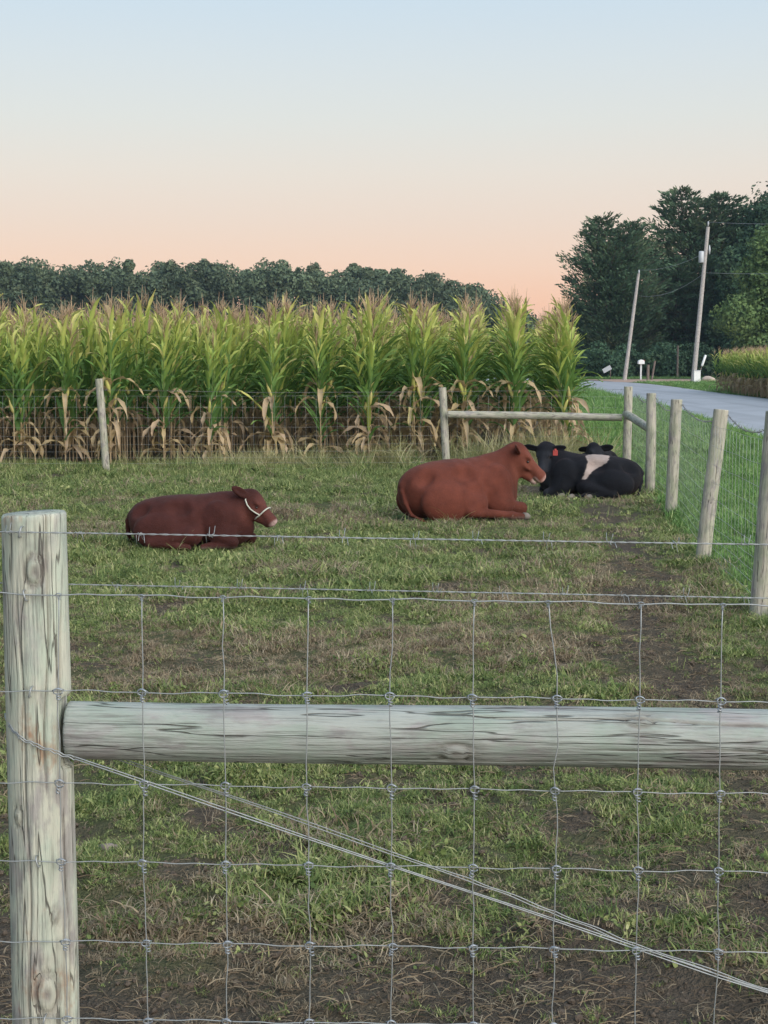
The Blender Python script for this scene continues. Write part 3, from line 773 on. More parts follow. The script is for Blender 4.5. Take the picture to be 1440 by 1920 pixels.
# ------------------------------------------------------------------ cattle: smooth-blended solids meshed as one continuous skin each
def smin(a, b, k):
    h = np.maximum(k - np.abs(a - b), 0) / k
    return np.minimum(a, b) - h * h * k * .25
class Body:
    def __init__(s): s.p = []
    def ell(s, c, r, k=.06, M=None, sub=False): s.p.append(('e', np.array(c, float), np.array(r, float), k, M, sub)); return s
    def cone(s, a, b, ra, rb, k=.05, sy=1.0, M=None, sub=False): s.p.append(('c', (np.array(a, float), np.array(b, float), ra, rb, sy), None, k, M, sub)); return s
    def both(s, kind, *a, **kw):
        for sg in (-1, 1):
            f = lambda v: (v[0], v[1] * sg, v[2])
            if kind == 'e': s.ell(f(a[0]), *a[1:], **kw)
            else: s.cone(f(a[0]), f(a[1]), *a[2:], **kw)
    def bounds(s, pr):
        t, A, B, k, M, sub = pr
        if t == 'e': lo, hi = A - B, A + B
        else: lo = np.minimum(A[0] - A[2], A[1] - A[3]); hi = np.maximum(A[0] + A[2], A[1] + A[3])
        if M is not None:
            cs = np.array([[x, y, z] for x in (lo[0], hi[0]) for y in (lo[1], hi[1]) for z in (lo[2], hi[2])])
            cs = cs @ M[0].T * M[2] + M[1]; lo, hi = cs.min(0), cs.max(0)
        return lo, hi
    def dist(s, pr, P):
        t, A, B, k, M, sub = pr; sc_ = 1.0
        if M is not None: P = ((P - M[1]) / M[2]) @ M[0]; sc_ = M[2]
        if t == 'e':
            q = (P - A) / B; k0 = np.sqrt((q * q).sum(-1)); k1 = np.sqrt(((q / B) ** 2).sum(-1)) + 1e-9
            return k0 * (k0 - 1) / k1 * sc_
        a, b, ra, rb, sy = A
        Q = P - a; d = b - a; S = np.array([1, 1 / sy, 1]); Qs = Q * S; ds = d * S
        tt = np.clip((Qs @ ds) / (ds @ ds), 0, 1)
        return (np.sqrt(((Qs - tt[..., None] * ds) ** 2).sum(-1)) - (ra + (rb - ra) * tt)) * min(1, sy) * sc_
    def mesh(s, h=.0105):
        bs = [s.bounds(p) for p in s.p if not p[5]]
        lo = np.min([b[0] for b in bs], 0) - .04; hi = np.max([b[1] for b in bs], 0) + .04; lo[2] = -.035
        n = np.ceil((hi - lo) / h).astype(int) + 1
        Fd = np.full(n, .5, np.float32)
        ax = [lo[i] + h * np.arange(n[i]) for i in range(3)]
        for p in s.p:
            b0, b1 = s.bounds(p); m = p[3] + 3 * h
            i0 = np.maximum(0, np.floor((b0 - m - lo) / h).astype(int)); i1 = np.minimum(n, np.ceil((b1 + m - lo) / h).astype(int) + 1)
            if (i1 <= i0).any(): continue
            sl_ = tuple(slice(i0[i], i1[i]) for i in range(3))
            P = np.stack(np.meshgrid(*[ax[i][i0[i]:i1[i]] for i in range(3)], indexing='ij'), -1)
            d = s.dist(p, P)
            Fd[sl_] = -smin(-Fd[sl_], d, p[3]) if p[5] else smin(Fd[sl_], d, p[3])
        Z = ax[2][None, None, :]
        Fd = np.maximum(Fd, -(Z + .018))
        # naive surface nets
        sg = Fd < 0
        cnt = sum(sg[i:n[0] - 1 + i, j:n[1] - 1 + j, k:n[2] - 1 + k].astype(np.int8) for i in (0, 1) for j in (0, 1) for k in (0, 1))
        act = (cnt > 0) & (cnt < 8)
        idx = -np.ones(act.shape, int); C = np.argwhere(act); idx[act] = np.arange(len(C))
        acc = np.zeros((len(C), 3)); w = np.zeros(len(C))
        cor = [(i, j, k) for i in (0, 1) for j in (0, 1) for k in (0, 1)]
        for a in cor:
            for axis in range(3):
                if a[axis]: continue
                b = list(a); b[axis] = 1
                fa = Fd[C[:, 0] + a[0], C[:, 1] + a[1], C[:, 2] + a[2]]; fb = Fd[C[:, 0] + b[0], C[:, 1] + b[1], C[:, 2] + b[2]]
                x = (fa < 0) != (fb < 0); t = np.where(x, fa / np.where(x, fa - fb, 1), 0)
                pt = np.tile(np.array(a, float), (len(C), 1)); pt[:, axis] += t
                acc += pt * x[:, None]; w += x
        V = lo + h * (C + acc / w[:, None])
        Q = []
        for axis in range(3):
            u, v = (axis + 1) % 3, (axis + 2) % 3
            s0 = [slice(None)] * 3; s1 = [slice(None)] * 3; s0[axis] = slice(0, -1); s1[axis] = slice(1, None)
            e = sg[tuple(s0)] != sg[tuple(s1)]
            E = np.argwhere(e); E = E[(E[:, u] > 0) & (E[:, v] > 0) & (E[:, u] < n[u] - 1) & (E[:, v] < n[v] - 1)]
            ins = sg[E[:, 0], E[:, 1], E[:, 2]]
            def cell(du, dv):
                c = E.copy(); c[:, u] -= du; c[:, v] -= dv; return idx[c[:, 0], c[:, 1], c[:, 2]]
            q = np.c_[cell(1, 1), cell(0, 1), cell(0, 0), cell(1, 0)]; q[~ins] = q[~ins][:, ::-1]; Q.append(q)
        Q = np.concatenate(Q); Q = Q[(Q >= 0).all(1)]
        # two rounds of light smoothing
        for _ in range(2):
            a_ = np.zeros_like(V); c_ = np.zeros(len(V))
            for i in range(4):
                np.add.at(a_, Q[:, i], V[Q[:, (i + 1) % 4]]); np.add.at(c_, Q[:, i], 1)
            V = V * .5 + .5 * a_ / np.maximum(c_, 1)[:, None]
        return V, Q

def head_frame(poll, yaw, pitch, L, roll=0.0):
    cy, sy, cp, sp = math.cos(yaw), math.sin(yaw), math.cos(pitch), math.sin(pitch)
    x = np.array([cp * cy, cp * sy, -sp]); y = np.array([-sy, cy, 0.0]); z = np.cross(x, y)
    if roll: y, z = y * math.cos(roll) + z * math.sin(roll), z * math.cos(roll) - y * math.sin(roll)
    return (np.stack([x, y, z], 1), np.array(poll, float), L)
def hp(M, p): return M[0] @ np.array(p, float) * M[2] + M[1]
def rot_xyz(rx, ry, rz): return np.array(Euler((rx, ry, rz)).to_matrix())
def add_head(B, M, mouth, ear_r, ear_l, ear_len=.24, ear_n=None):
    L = M[2]; k = .07 * L
    B.ell((.20, 0, -.20), (.27, .235, .23), .16 * L, M)
    B.ell((.03, 0, -.10), (.13, .17, .13), .12 * L, M)
    B.cone((.22, 0, -.18), (.84, 0, -.185), .185, .138, .12 * L, 1.0, M)
    B.ell((.875, 0, -.215), (.14, .175, .155), .08 * L, M)
    dz = -mouth
    B.cone((.20, 0, -.43), (.60, 0, -.38 + dz * .5), .165, .110, .12 * L, .85, M)
    B.cone((.60, 0, -.37 + dz * .5), (.85, 0, -.335 + dz), .110, .085, .05 * L if mouth else .1 * L, 1.0, M)
    B.ell((.24, .12, -.32), (.19, .09, .17), .10 * L, M); B.ell((.24, -.12, -.32), (.19, .09, .17), .10 * L, M)
    for sg in (-1, 1):
        B.ell((.29, .19 * sg, -.075), (.11, .065, .055), .07 * L, M)
        B.ell((.42, .18 * sg, -.27), (.16, .05, .05), .06 * L, M)
        B.ell((.385, .236 * sg, -.15), (.07, .034, .05), .04 * L, M, True)
        B.ell((1.0, .09 * sg, -.17), (.04, .036, .03), .02 * L, M, True)
        # ear: flat leaf reaching out sideways, hollow in front
        ed = np.array(ear_r if sg < 0 else ear_l, float); ed /= np.linalg.norm(ed)
        fw = M[0][:, 0] * np.array([1, 1, .25]) if ear_n is None else np.array(ear_n) * np.array([1, -sg, 1.0]); fw = fw - ed * (fw @ ed); fw /= np.linalg.norm(fw)
        ME = (np.stack([ed, fw, np.cross(ed, fw)], 1), hp(M, (.05, .17 * sg, -.13)) + ed * ear_len * L, L)
        B.ell((0, 0, 0), (ear_len, .05, .125), .05 * L, ME)
        B.ell((.03, .055, 0), (ear_len * .72, .04, .08), .02 * L, ME, True)
    if mouth: B.ell((.87, 0, -.335 - mouth * .35), (.15, .15, mouth * .42), .02 * L, M, True)

FUR = NT('cattle_coat', .72, .12)
o_ = FUR.obj(); f1 = FUR.noise(FUR.mapped(o_, (60, 160, 160)), 1, 3, .65); f2 = FUR.noise(o_, 7, 4, .6); f3 = FUR.noise(o_, 28, 3, .6)
cc = FUR.mix(FUR.math('MULTIPLY', FUR.ramp(f2, [(.35, 0), (.7, 1)]), .65), FUR.attrc('coat'), FUR.mix(.5, FUR.attrc('coat'), (.0, .0, .0)))
cc = FUR.mix(FUR.math('MULTIPLY', FUR.ramp(f1, [(.45, 0), (.75, 1)]), .5), cc, FUR.mix(1.0, cc, (1.5, 1.5, 1.5), 'MULTIPLY'))
cc = FUR.mix(FUR.math('MULTIPLY', FUR.ramp(f3, [(.64, 0), (.74, 1)]), FUR.math('MULTIPLY', FUR.attr('dirt'), .5)), cc, (.24, .18, .14))
FUR.color(cc); FUR.bump(FUR.math('ADD', f1, FUR.math('MULTIPLY', f3, .5)), .55, .012)
FUR.b.inputs['Sheen Weight'].default_value = .05; FUR.b.inputs['Sheen Roughness'].default_value = .5; FUR.b.inputs['Sheen Tint'].default_value = (.9, .6, .5, 1)
EYE = NT('eye', .12, .6); EYE.color((.012, .008, .007)); ROPE = NT('halter_rope', .9, .1); ROPE.color(ROPE.mix(ROPE.noise(ROPE.obj(), 140, 2), (.34, .36, .30), (.62, .62, .55)))
TAG = NT('red_plastic', .45, .4); TAG.color((.45, .075, .065))

def trunk(B, fat=1.0, tail='right'):
    B.ell((-.08, 0, .315), (.56, .31 * fat, .285), .05)
    B.ell((-.45, 0, .275), (.26, .29 * fat, .245), .10)
    B.ell((-.24, 0, .40), (.34, .23 * fat, .18), .10)
    B.cone((-.56, 0, .385), (.30, 0, .515), .085, .085, .12, 1.5)          # spine
    B.both('e', (-.26, .175 * fat, .455), (.085, .055, .085), .04)          # hooks
    B.both('e', (-.60, .10, .36), (.07, .05, .08), .035)                    # pins
    B.cone((-.60, 0, .44), (-.69, 0, .36), .05, .042, .05)
    B.ell((.34, 0, .50), (.24, .115, .12), .14)                            # withers
    B.ell((.36, 0, .28), (.24, .235, .265), .12)                           # chest
    B.both('e', (.30, .195, .32), (.17, .085, .235), .045)                  # shoulders
    B.both('e', (-.33, .262 * fat, .205), (.29, .115, .215), .03)           # thighs
    B.both('e', (-.12, .285 * fat, .49), (.13, .085, .10), .06, None, True)  # hollow of the flank
    B.both('e', (-.56, .20, .46), (.10, .05, .09), .07, None, True)         # beside the tail head
    B.both('e', (.12, .33 * fat, .42), (.06, .06, .16), .05, None, True)    # behind the shoulder blade
    B.both('e', (-.02, .285 * fat, .155), (.15, .085, .13), .06)           # stifles
def fore_leg(B, sg, knee=(.62, .17, .095), k=.035):
    e = (.33, .215 * sg, .15); kn = (knee[0], knee[1] * sg, knee[2])
    B.ell((.34, .205 * sg, .16), (.15, .09, .13), .06)
    B.cone(e, kn, .088, .056, k)
    B.ell(kn, (.058, .052, .056), .03)
    f = (knee[0] - .25, (knee[1] + .02) * sg, .042); B.cone((kn[0], kn[1], .05), f, .044, .036, .02)
    B.cone(f, (f[0] - .07, f[1] + .02 * sg, .03), .040, .036, .02)
def hind_leg(B, sg, hock=(-.26, .345, .085), fet=(.06, .375, .045), hoof=(.17, .375, .03), k=.03):
    st = (.0, .30 * sg, .17); h = (hock[0], hock[1] * sg, hock[2]); f = (fet[0], fet[1] * sg, fet[2]); o = (hoof[0], hoof[1] * sg, hoof[2])
    B.cone(st, h, .10, .058, k); B.cone(h, f, .052, .038, k * .7); B.ell(f, (.048, .043, .042), .02); B.cone(f, o, .040, .032, .015)
def neck(B, poll, M, r0=.20, r1=.115, base=(.36, 0, .40)):
    b = np.array(base); e = hp(M, (.06, 0, -.30))
    B.cone(b, e, r0, r1, .09, .72)
    B.cone(np.array((.34, 0, .52)), hp(M, (.0, 0, -.16)), .085, .065, .08, .8)                 # crest
    B.cone(np.array((.50, 0, .22)), hp(M, (.28, 0, -.42)) * .6 + b * .4 - np.array([0, 0, .06]), .15, .10, .10, .6)   # brisket and dewlap
def tail_(B, pts, r=(.034, .020)):
    n = len(pts) - 1
    for i in range(n):
        ra = r[0] + (r[1] - r[0]) * i / n; rb = r[0] + (r[1] - r[0]) * (i + 1) / n
        B.cone(pts[i], pts[i + 1], ra, rb, .015)
    B.cone(pts[-1], np.array(pts[-1]) + (np.array(pts[-1]) - np.array(pts[-2])) * .5, r[1] * 1.5, r[1] * .8, .02)

def eyes(root, M, s):
    b = MB()
    for i in range(7):
        for j in range(10):
            a, t = math.pi * i / 6, 2 * math.pi * j / 10; b.v.append((.036 * math.sin(a) * math.cos(t), .026 * math.cos(a), .026 * math.sin(a) * math.sin(t))); b.a.append(0)
    b.f = [(i * 10 + j, i * 10 + (j + 1) % 10, (i + 1) * 10 + (j + 1) % 10, (i + 1) * 10 + j) for i in range(6) for j in range(10)]
    me = b.mesh('eye', EYE.m)
    for sg in (-1, 1):
        e = link('eye', me, root); e.matrix_local = Matrix.Translation(Vector(hp(M, (.385, .212 * sg, -.155)) * s)) @ Matrix(M[0].tolist()).to_4x4() @ Matrix.Scale(M[2] * float(s[0]), 4)
def beast(name, B, coatf, loc, rz, s, label, cat, M, h=.0105):
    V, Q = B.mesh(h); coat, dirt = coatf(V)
    qh = in_head(M, V); fl = 1 - (qh[:, 0] > -.15) * (np.abs(qh[:, 1]) < .7)        # loose hide: shallow folds and rib swell over the trunk
    cen = np.stack([V[:, 0] * .9, V[:, 1] * 0, np.full(len(V), .26)], 1); dr = V - cen; dr /= np.linalg.norm(dr, axis=1)[:, None] + 1e-6
    rib = np.sin((V[:, 0] * .96 + V[:, 2] * .35) * 48) * sstep(-.26, -.10, V[:, 0]) * sstep(.24, .10, V[:, 0]) * sstep(.14, .26, V[:, 2])
    V = V + dr * (fl * (.012 * (vn3(V, 5) - .5) + .008 * (vn3(V, 13) - .5) + .0022 * rib))[:, None]
    root = empty(name, (loc[0], loc[1], loc[2]), rz); tag(root, label, cat)
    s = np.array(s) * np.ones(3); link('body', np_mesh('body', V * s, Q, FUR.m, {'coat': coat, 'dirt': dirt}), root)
    eyes(root, M, s)
    return root
def in_head(M, V): return ((V - M[1]) / M[2]) @ M[0]
def lerp(c, m, col): return c * (1 - m[:, None]) + np.array(col) * m[:, None]
def vn3(V, s): return .5 * (vnoise(V[:, 0] + V[:, 2], V[:, 1], s, 3) + vnoise(V[:, 0], V[:, 2] - V[:, 1], s, 4))

def red_coat(base, M, lit_face, mouth=False, muzzle=(.55, .34, .30)):
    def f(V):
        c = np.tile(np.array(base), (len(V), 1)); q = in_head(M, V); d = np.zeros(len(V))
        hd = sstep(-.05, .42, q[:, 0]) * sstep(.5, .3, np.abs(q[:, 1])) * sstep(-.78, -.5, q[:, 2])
        neck_shade = sstep(.22, .45, V[:, 0]) * (1 - hd) * (.5 + .5 * vn3(V, 4)); c = lerp(c, neck_shade * .5, np.array(base) * .5)  # shade on neck and shoulder painted into the coat as a darker tone
        c = lerp(c, hd * .8, lit_face)  # warm light on the head painted into the coat as a lighter tone
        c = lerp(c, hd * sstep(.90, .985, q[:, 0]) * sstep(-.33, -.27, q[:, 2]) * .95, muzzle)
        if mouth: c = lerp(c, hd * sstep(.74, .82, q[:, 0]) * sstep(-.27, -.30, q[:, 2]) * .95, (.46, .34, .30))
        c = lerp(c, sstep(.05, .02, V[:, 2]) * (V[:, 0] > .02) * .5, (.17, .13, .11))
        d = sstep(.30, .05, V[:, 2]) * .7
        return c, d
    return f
# --- red cow lying with her quarters towards the camera, mouth open
B = Body(); M1 = head_frame((.665, -.055, .735), R(-26), R(44), .43)
trunk(B, 1.0); neck(B, None, M1)
fore_leg(B, -1, (.60, .19, .10)); fore_leg(B, 1, (.66, .15, .10))
hind_leg(B, -1, (-.10, .335, .10), (.36, .385, .05), (.50, .385, .03)); hind_leg(B, 1)
add_head(B, M1, .045, (-.50, -.66, .22), (-.3, .9, -.1), .25, (.5, -.7, .5))
tail_(B, [(-.685, 0, .39), (-.715, -.03, .31), (-.705, -.08, .19), (-.67, -.14, .08), (-.59, -.20, .03)], (.026, .015))
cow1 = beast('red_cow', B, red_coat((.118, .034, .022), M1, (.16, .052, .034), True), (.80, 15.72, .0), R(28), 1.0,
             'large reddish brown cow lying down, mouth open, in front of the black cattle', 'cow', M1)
hoofm = NT('hoof', .7, .3); hoofm.color((.17, .15, .13))
hb = MB(); hb.tube([(0, 0, .035), (.045, 0, .032), (.085, 0, .018)], [.040, .036, .016], 10); hoof_me = hb.mesh('hoof', hoofm.m)
hf = link('hoof', hoof_me, cow1); hf.location = (.50, -.385, 0)
# --- red calf in a rope halter
B = Body(); M2 = head_frame((.665, -.04, .645), R(-16), R(46), .43)
trunk(B, .95); neck(B, None, M2, .20, .125, (.36, 0, .37))
fore_leg(B, -1, (.46, .25, .085)); fore_leg(B, 1, (.60, .16, .09)); hind_leg(B, -1, (-.42, .33, .08), (-.12, .36, .045), (0, .36, .03)); hind_leg(B, 1)
add_head(B, M2, 0, (-.72, -.45, .55), (-.3, .9, -.1), .29, (.4, -1, .2))
tail_(B, [(-.685, 0, .39), (-.735, .02, .30), (-.74, .05, .15), (-.72, .10, .05)])
CS = np.array([.80, .80, .74])
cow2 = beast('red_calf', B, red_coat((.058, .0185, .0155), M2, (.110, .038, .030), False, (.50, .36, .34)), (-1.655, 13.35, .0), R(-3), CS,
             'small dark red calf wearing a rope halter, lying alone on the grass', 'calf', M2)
def rope(pts, parent, name, r=.0062, M=M2, s=CS):
    P = [Vector(hp(M, (p[0], p[1] * 1.17, p[2] * 1.06 + .012)) * s) for p in pts]
    out = []
    for i in range(len(P) - 1):
        for t in (0, .33, .66): out.append(P[i].lerp(P[i + 1], t))
    out.append(P[-1]); return MB().tube(out, r, 6).ob(name, ROPE.m, parent)
hal = empty('rope_halter', (0, 0, 0)); hal.parent = cow2
for nm, pts in (('noseband', [(.58, -.13, -.33), (.585, -.165, -.22), (.58, -.15, -.10), (.575, -.085, -.018), (.575, 0, .002), (.575, .085, -.018), (.58, .15, -.10), (.585, .165, -.22), (.58, .13, -.33)]),
                ('cheek_rope', [(.585, -.172, -.24), (.46, -.20, -.27), (.32, -.232, -.285), (.18, -.25, -.26), (.04, -.23, -.21), (-.03, -.14, -.07), (-.05, 0, -.02), (-.03, .14, -.07), (.04, .23, -.21), (.18, .25, -.26), (.32, .232, -.285), (.585, .172, -.24)]),
                ('chin_rope', [(.585, -.172, -.24), (.57, -.145, -.36), (.56, -.07, -.455), (.56, 0, -.475), (.56, .07, -.455), (.57, .145, -.36), (.585, .172, -.24)])):
    rope(pts, hal, nm)
# --- black cow with a white belt, head turned to the camera, and a black one behind it
def black_coat(M, belt):
    def f(V):
        c = np.tile(np.array((.0065, .0080, .0115)), (len(V), 1)); q = in_head(M, V)
        if belt:
            x, z = V[:, 0], V[:, 2]; w = .05 * (vn3(V, 9) - .5) + .035 * (vn3(V, 34) - .5)
            zz = np.clip(.52 - z, 0, .4); xc = -.13 + .95 * zz - .8 * zz ** 2; hw = np.interp(z, [.26, .34, .42, .48, .56], [.020, .038, .052, .095, .15])
            m = sstep(hw + .007, hw - .007, np.abs(x - xc + w)) * sstep(.28, .31, z + w)
            c = lerp(c, m * .95, (.40, .325, .29))
        hd = sstep(.12, .30, q[:, 0]) * (np.abs(q[:, 1]) < .3) * (q[:, 2] > -.6)
        c = lerp(c, hd * .8, (.022, .025, .032))
        return c, sstep(.16, .0, V[:, 2]) * .5
    return f
B = Body(); M3 = head_frame((.60, .06, .725), R(80), R(58), .40, R(6))
trunk(B, .98); neck(B, None, M3, .20, .14, (.38, 0, .38))
fore_leg(B, 1, (.52, .25, .08)); fore_leg(B, -1); hind_leg(B, 1, (-.34, .33, .08), (.02, .385, .045), (.14, .385, .03)); hind_leg(B, -1)
add_head(B, M3, 0, (.95, .0, .22), (-.95, .0, .14), .29)
tail_(B, [(-.685, 0, .39), (-.71, .05, .25), (-.67, .14, .06)], (.024, .014))
BS = np.array([.88, .93, .83])
cow3 = beast('belted_cow', B, black_coat(M3, True), (2.42, 18.15, 0), R(168), BS, 'black cow with a white belt and red ear tag lying beside the fence post', 'cow', M3)
for p_ in ((.17, .385), (.30, .28), (-.05, .40)):
    h_ = link('hoof', hoof_me, cow3); h_.location = (p_[0] * .93, p_[1] * .93, 0); h_.rotation_euler = (0, 0, R(60))
tg = MB(); tg.box((0, 0, 0), (.010, .055, .062)); tg.tube([(0, 0, .025), (0, 0, .048)], .013, 8)
t_ = tg.ob('ear_tag', TAG.m, cow3, False); t_.location = Vector((hp(M3, (.05, .17, -.13)) + np.array([-.085, .07, -.045])) * BS); t_.rotation_euler = (0, 0, R(80))
B = Body(); M4 = head_frame((.58, .05, .72), R(38), R(38), .50, R(-6))
trunk(B, .95); neck(B, None, M4); fore_leg(B, 1); fore_leg(B, -1); hind_leg(B, 1); hind_leg(B, -1)
add_head(B, M4, 0, (-.5, -.8, -.2), (-.1, .95, .12), .25); tail_(B, [(-.685, 0, .39), (-.73, .03, .25), (-.70, .12, .06)])
cow4 = beast('black_cow', B, black_coat(M4, False), (2.78, 19.85, 0), R(250), .78, 'all black cow lying mostly hidden behind the belted cow', 'cow', M4, .013)

# ------------------------------------------------------------------ trees
def leaf_mat(name, dark, light, warm, trans=.15):
    m = NT(name, .75, .2); P = m.pos(); n = m.noise(P, .45, 3, .6); n2 = m.noise(P, 3.2, 2)
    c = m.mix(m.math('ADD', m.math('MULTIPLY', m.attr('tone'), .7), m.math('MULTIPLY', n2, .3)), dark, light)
    n0 = m.noise(P, .11, 2, .5); c = m.mix(1.0, c, m.ramp(n0, [(.3, .75), (.5, 1.0), (.7, 1.25)]), 'MULTIPLY')
    c = m.mix(m.math('MULTIPLY', m.ramp(n, [(.52, 0), (.72, 1)]), .45), c, warm); m.color(c)
    tr = m.n('BsdfTranslucent'); m.l(c, tr.inputs[0]); mx = m.n('MixShader'); mx.inputs[0].default_value = trans
    m.l(m.b.outputs[0], mx.inputs[1]); m.l(tr.outputs[0], mx.inputs[2]); m.l(mx.outputs[0], m.t.nodes['Material Output'].inputs[0])
    return m.m
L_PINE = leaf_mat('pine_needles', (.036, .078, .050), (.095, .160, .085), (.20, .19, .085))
L_DARK = leaf_mat('dark_foliage', (.036, .082, .054), (.085, .155, .080), (.12, .15, .065))
L_MID = leaf_mat('mid_foliage', (.062, .115, .045), (.15, .22, .08), (.20, .20, .08))
L_FAR = leaf_mat('wood_foliage', (.058, .088, .058), (.135, .18, .10), (.19, .19, .10))
BARK = NT('bark', .95, .1); BARK.color(BARK.mix(BARK.noise(BARK.mapped(BARK.obj(), (6, 6, 1)), 1, 4), (.045, .036, .03), (.12, .10, .085)))

def leaf_cloud(C, N, S, q, flat=.5, tone=None):
    """one four-cornered leaf clump per centre: C centres, N outward normals, S sizes"""
    n = len(C); D = N + q.normal(0, .55, (n, 3)); D /= np.linalg.norm(D, axis=1)[:, None]
    a = q.normal(0, 1, (n, 3)); u = np.cross(D, a); u /= np.linalg.norm(u, axis=1)[:, None] + 1e-9; v = np.cross(D, u)
    s = S[:, None]; j = lambda: (.6 + .7 * q.random((n, 1)))
    V = np.stack([C + u * s * j(), C + v * s * j() * flat, C - u * s * j(), C - v * s * j() * flat], 1)
    V[:, 1] += D * s * .25; V[:, 3] += D * s * .25
    t = q.random(n) if tone is None else tone
    return V.reshape(-1, 3), np.arange(4 * n).reshape(-1, 4), np.repeat(t, 4)
def broad_crown(name, lobes, per, size, mat, seed, parent=None, mn=.0):
    q = np.random.default_rng(seed); Vs, Fs, Ts = [], [], []; o = 0
    for (cx, cy, cz, rx, ry, rz_) in lobes:
        n = per; d = q.normal(0, 1, (n, 3)); d /= np.linalg.norm(d, axis=1)[:, None]
        lump = 1 + .16 * np.sin(d[:, 0] * 5 + seed) * np.sin(d[:, 1] * 6 + cx) + .12 * np.sin(d[:, 2] * 9 + cy)
        rr = (1 - .38 * q.random(n) ** 1.6) * lump
        C = np.array([cx, cy, cz]) + d * np.array([rx, ry, rz_]) * rr[:, None]
        V, F, T = leaf_cloud(C, d, size * (.6 + .8 * q.random(n)), q, .62)
        Vs.append(V); Fs.append(F + o); Ts.append(T); o += len(V)
    return np_mesh(name, np.concatenate(Vs), np.concatenate(Fs), mat, {'tone': np.concatenate(Ts)}, False)
def trunk_mesh(h, r, limbs, seed):
    q = random.Random(seed); b = MB(); b.tube([(0, 0, -.3), (.0, 0, .3), (q.uniform(-.1, .1), 0, h * .5), (q.uniform(-.2, .2), q.uniform(-.2, .2), h)], [r * 1.35, r, r * .75, r * .2], 8)
    for k in range(limbs):
        z = h * (.2 + .65 * k / max(1, limbs)); a = q.random() * 6.28; l = h * .28 * (1 - .5 * k / max(1, limbs))
        b.tube([(0, 0, z), (math.cos(a) * l * .5, math.sin(a) * l * .5, z + l * .28), (math.cos(a) * l, math.sin(a) * l, z + l * .7)], [r * .4, r * .25, r * .06], 5)
    return b.mesh('trunk', BARK.m)
def broadleaf(name, loc, h, w, mat, seed, label, nl=26, per=260, size=.42, low=.12, group=None):
    q = np.random.default_rng(seed); root = empty(name, loc); tag(root, label, 'tree', group)
    lobes = []
    for i in range(nl):
        t = q.random(); z = h * (low + (1 - low) * t * .93); rad = w * .5 * math.sqrt(max(.05, 1 - ((t - .42) / .62) ** 2)); a = q.random() * 6.28; rr = rad * math.sqrt(q.random()) * .85
        s = w * q.uniform(.13, .22); lobes.append((rr * math.cos(a), rr * math.sin(a), min(z, h - s * .8), s, s, s * .85))
    link('crown', broad_crown('crown', lobes, per, size, mat, seed), root); link('trunk', trunk_mesh(h * .8, h * .022, 7, seed), root)
    return root
def conifer(name, loc, h, w, seed, label, mat=None, tops=1, low=.05, nb=150, shape=.55, up=.35, dens=46):
    """whorled boughs, each carrying sprays of needles; boughs stick out unevenly so that the sky shows between them"""
    q = np.random.default_rng(seed); root = empty(name, loc); tag(root, label, 'tree')
    C, Nn, S, T = [], [], [], []; tb = MB()
    tips = [(0, 0, h)] if tops == 1 else [(-w * .16, 0, h), (w * .17, .4, h * .97)]
    for (tx, ty, th) in tips: tb.tube([(tx * .2, ty * .2, -.3), (tx * .6, ty * .6, th * .4), (tx, ty, th * .99)], [h * .02, h * .013, .03], 7)
    for (tx, ty, th) in tips:
        for b in range(nb // len(tips)):
            t = low + (1 - low) * (b + q.random()) / (nb / len(tips)); z0 = th * t
            rmax = w * .5 * (math.sin(math.pi * min(1, ((1 - t) * 1.02) ** shape * .62)) + .03); l = rmax * q.choice((q.uniform(.6, 1.0), q.uniform(.8, 1.3))); a = q.random() * 6.283
            bx, by = tx * t, ty * t; o = np.array([math.cos(a), math.sin(a), 0.0]); upb = up * q.uniform(.5, 1.5)
            m = max(6, int(dens * (l / (w * .5)) + 6)); s = q.random(m) ** .75
            pts = np.array([bx, by, z0]) + o * (s * l)[:, None]; pts[:, 2] += upb * l * s ** 2 - .10 * l * s
            side = np.array([-o[1], o[0], 0]); spread = .26 * l * (1 - .72 * s) * q.normal(0, 1, m)
            pts += side * spread[:, None] + q.normal(0, .06, (m, 3)) * np.array([1, 1, 1.2])
            C.append(pts); dirs = o * .8 + side * np.sign(spread)[:, None] * .6 + np.array([0, 0, .55]); Nn.append(dirs + q.normal(0, .25, (m, 3)))
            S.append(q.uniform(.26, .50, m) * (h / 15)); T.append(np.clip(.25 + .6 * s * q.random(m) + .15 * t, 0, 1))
            e = np.array([bx, by, z0]) + o * l; e[2] += (upb - .1) * l
            tb.tube([(bx, by, z0), tuple((np.array([bx, by, z0]) + e) / 2 - np.array([0, 0, .05 * l])), tuple(e)], [.05, .03, .012], 3)
    C, D, S, T = map(np.concatenate, (C, Nn, S, T)); n = len(C)
    D /= np.linalg.norm(D, axis=1)[:, None]; u = np.cross(D, q.normal(0, 1, (n, 3))); u /= np.linalg.norm(u, axis=1)[:, None]
    s = S[:, None]; V = np.stack([C - u * s * .13, C + D * s * .55 - u * s * .16, C + D * s * 1.1, C + D * s * .5 + u * s * .17], 1).reshape(-1, 3)
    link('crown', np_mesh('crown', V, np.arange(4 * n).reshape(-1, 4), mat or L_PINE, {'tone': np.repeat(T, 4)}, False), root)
    link('trunk', tb.mesh('trunk', BARK.m), root)
    return root
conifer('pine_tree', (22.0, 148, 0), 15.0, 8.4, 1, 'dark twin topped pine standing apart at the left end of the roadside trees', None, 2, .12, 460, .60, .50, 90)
conifer('pine_tree', (31.2, 154, 0), 18.4, 12.0, 2, 'tall ragged pine with bare spreading boughs behind the second utility pole', None, 2, .05, 460, .60, .30, 100)
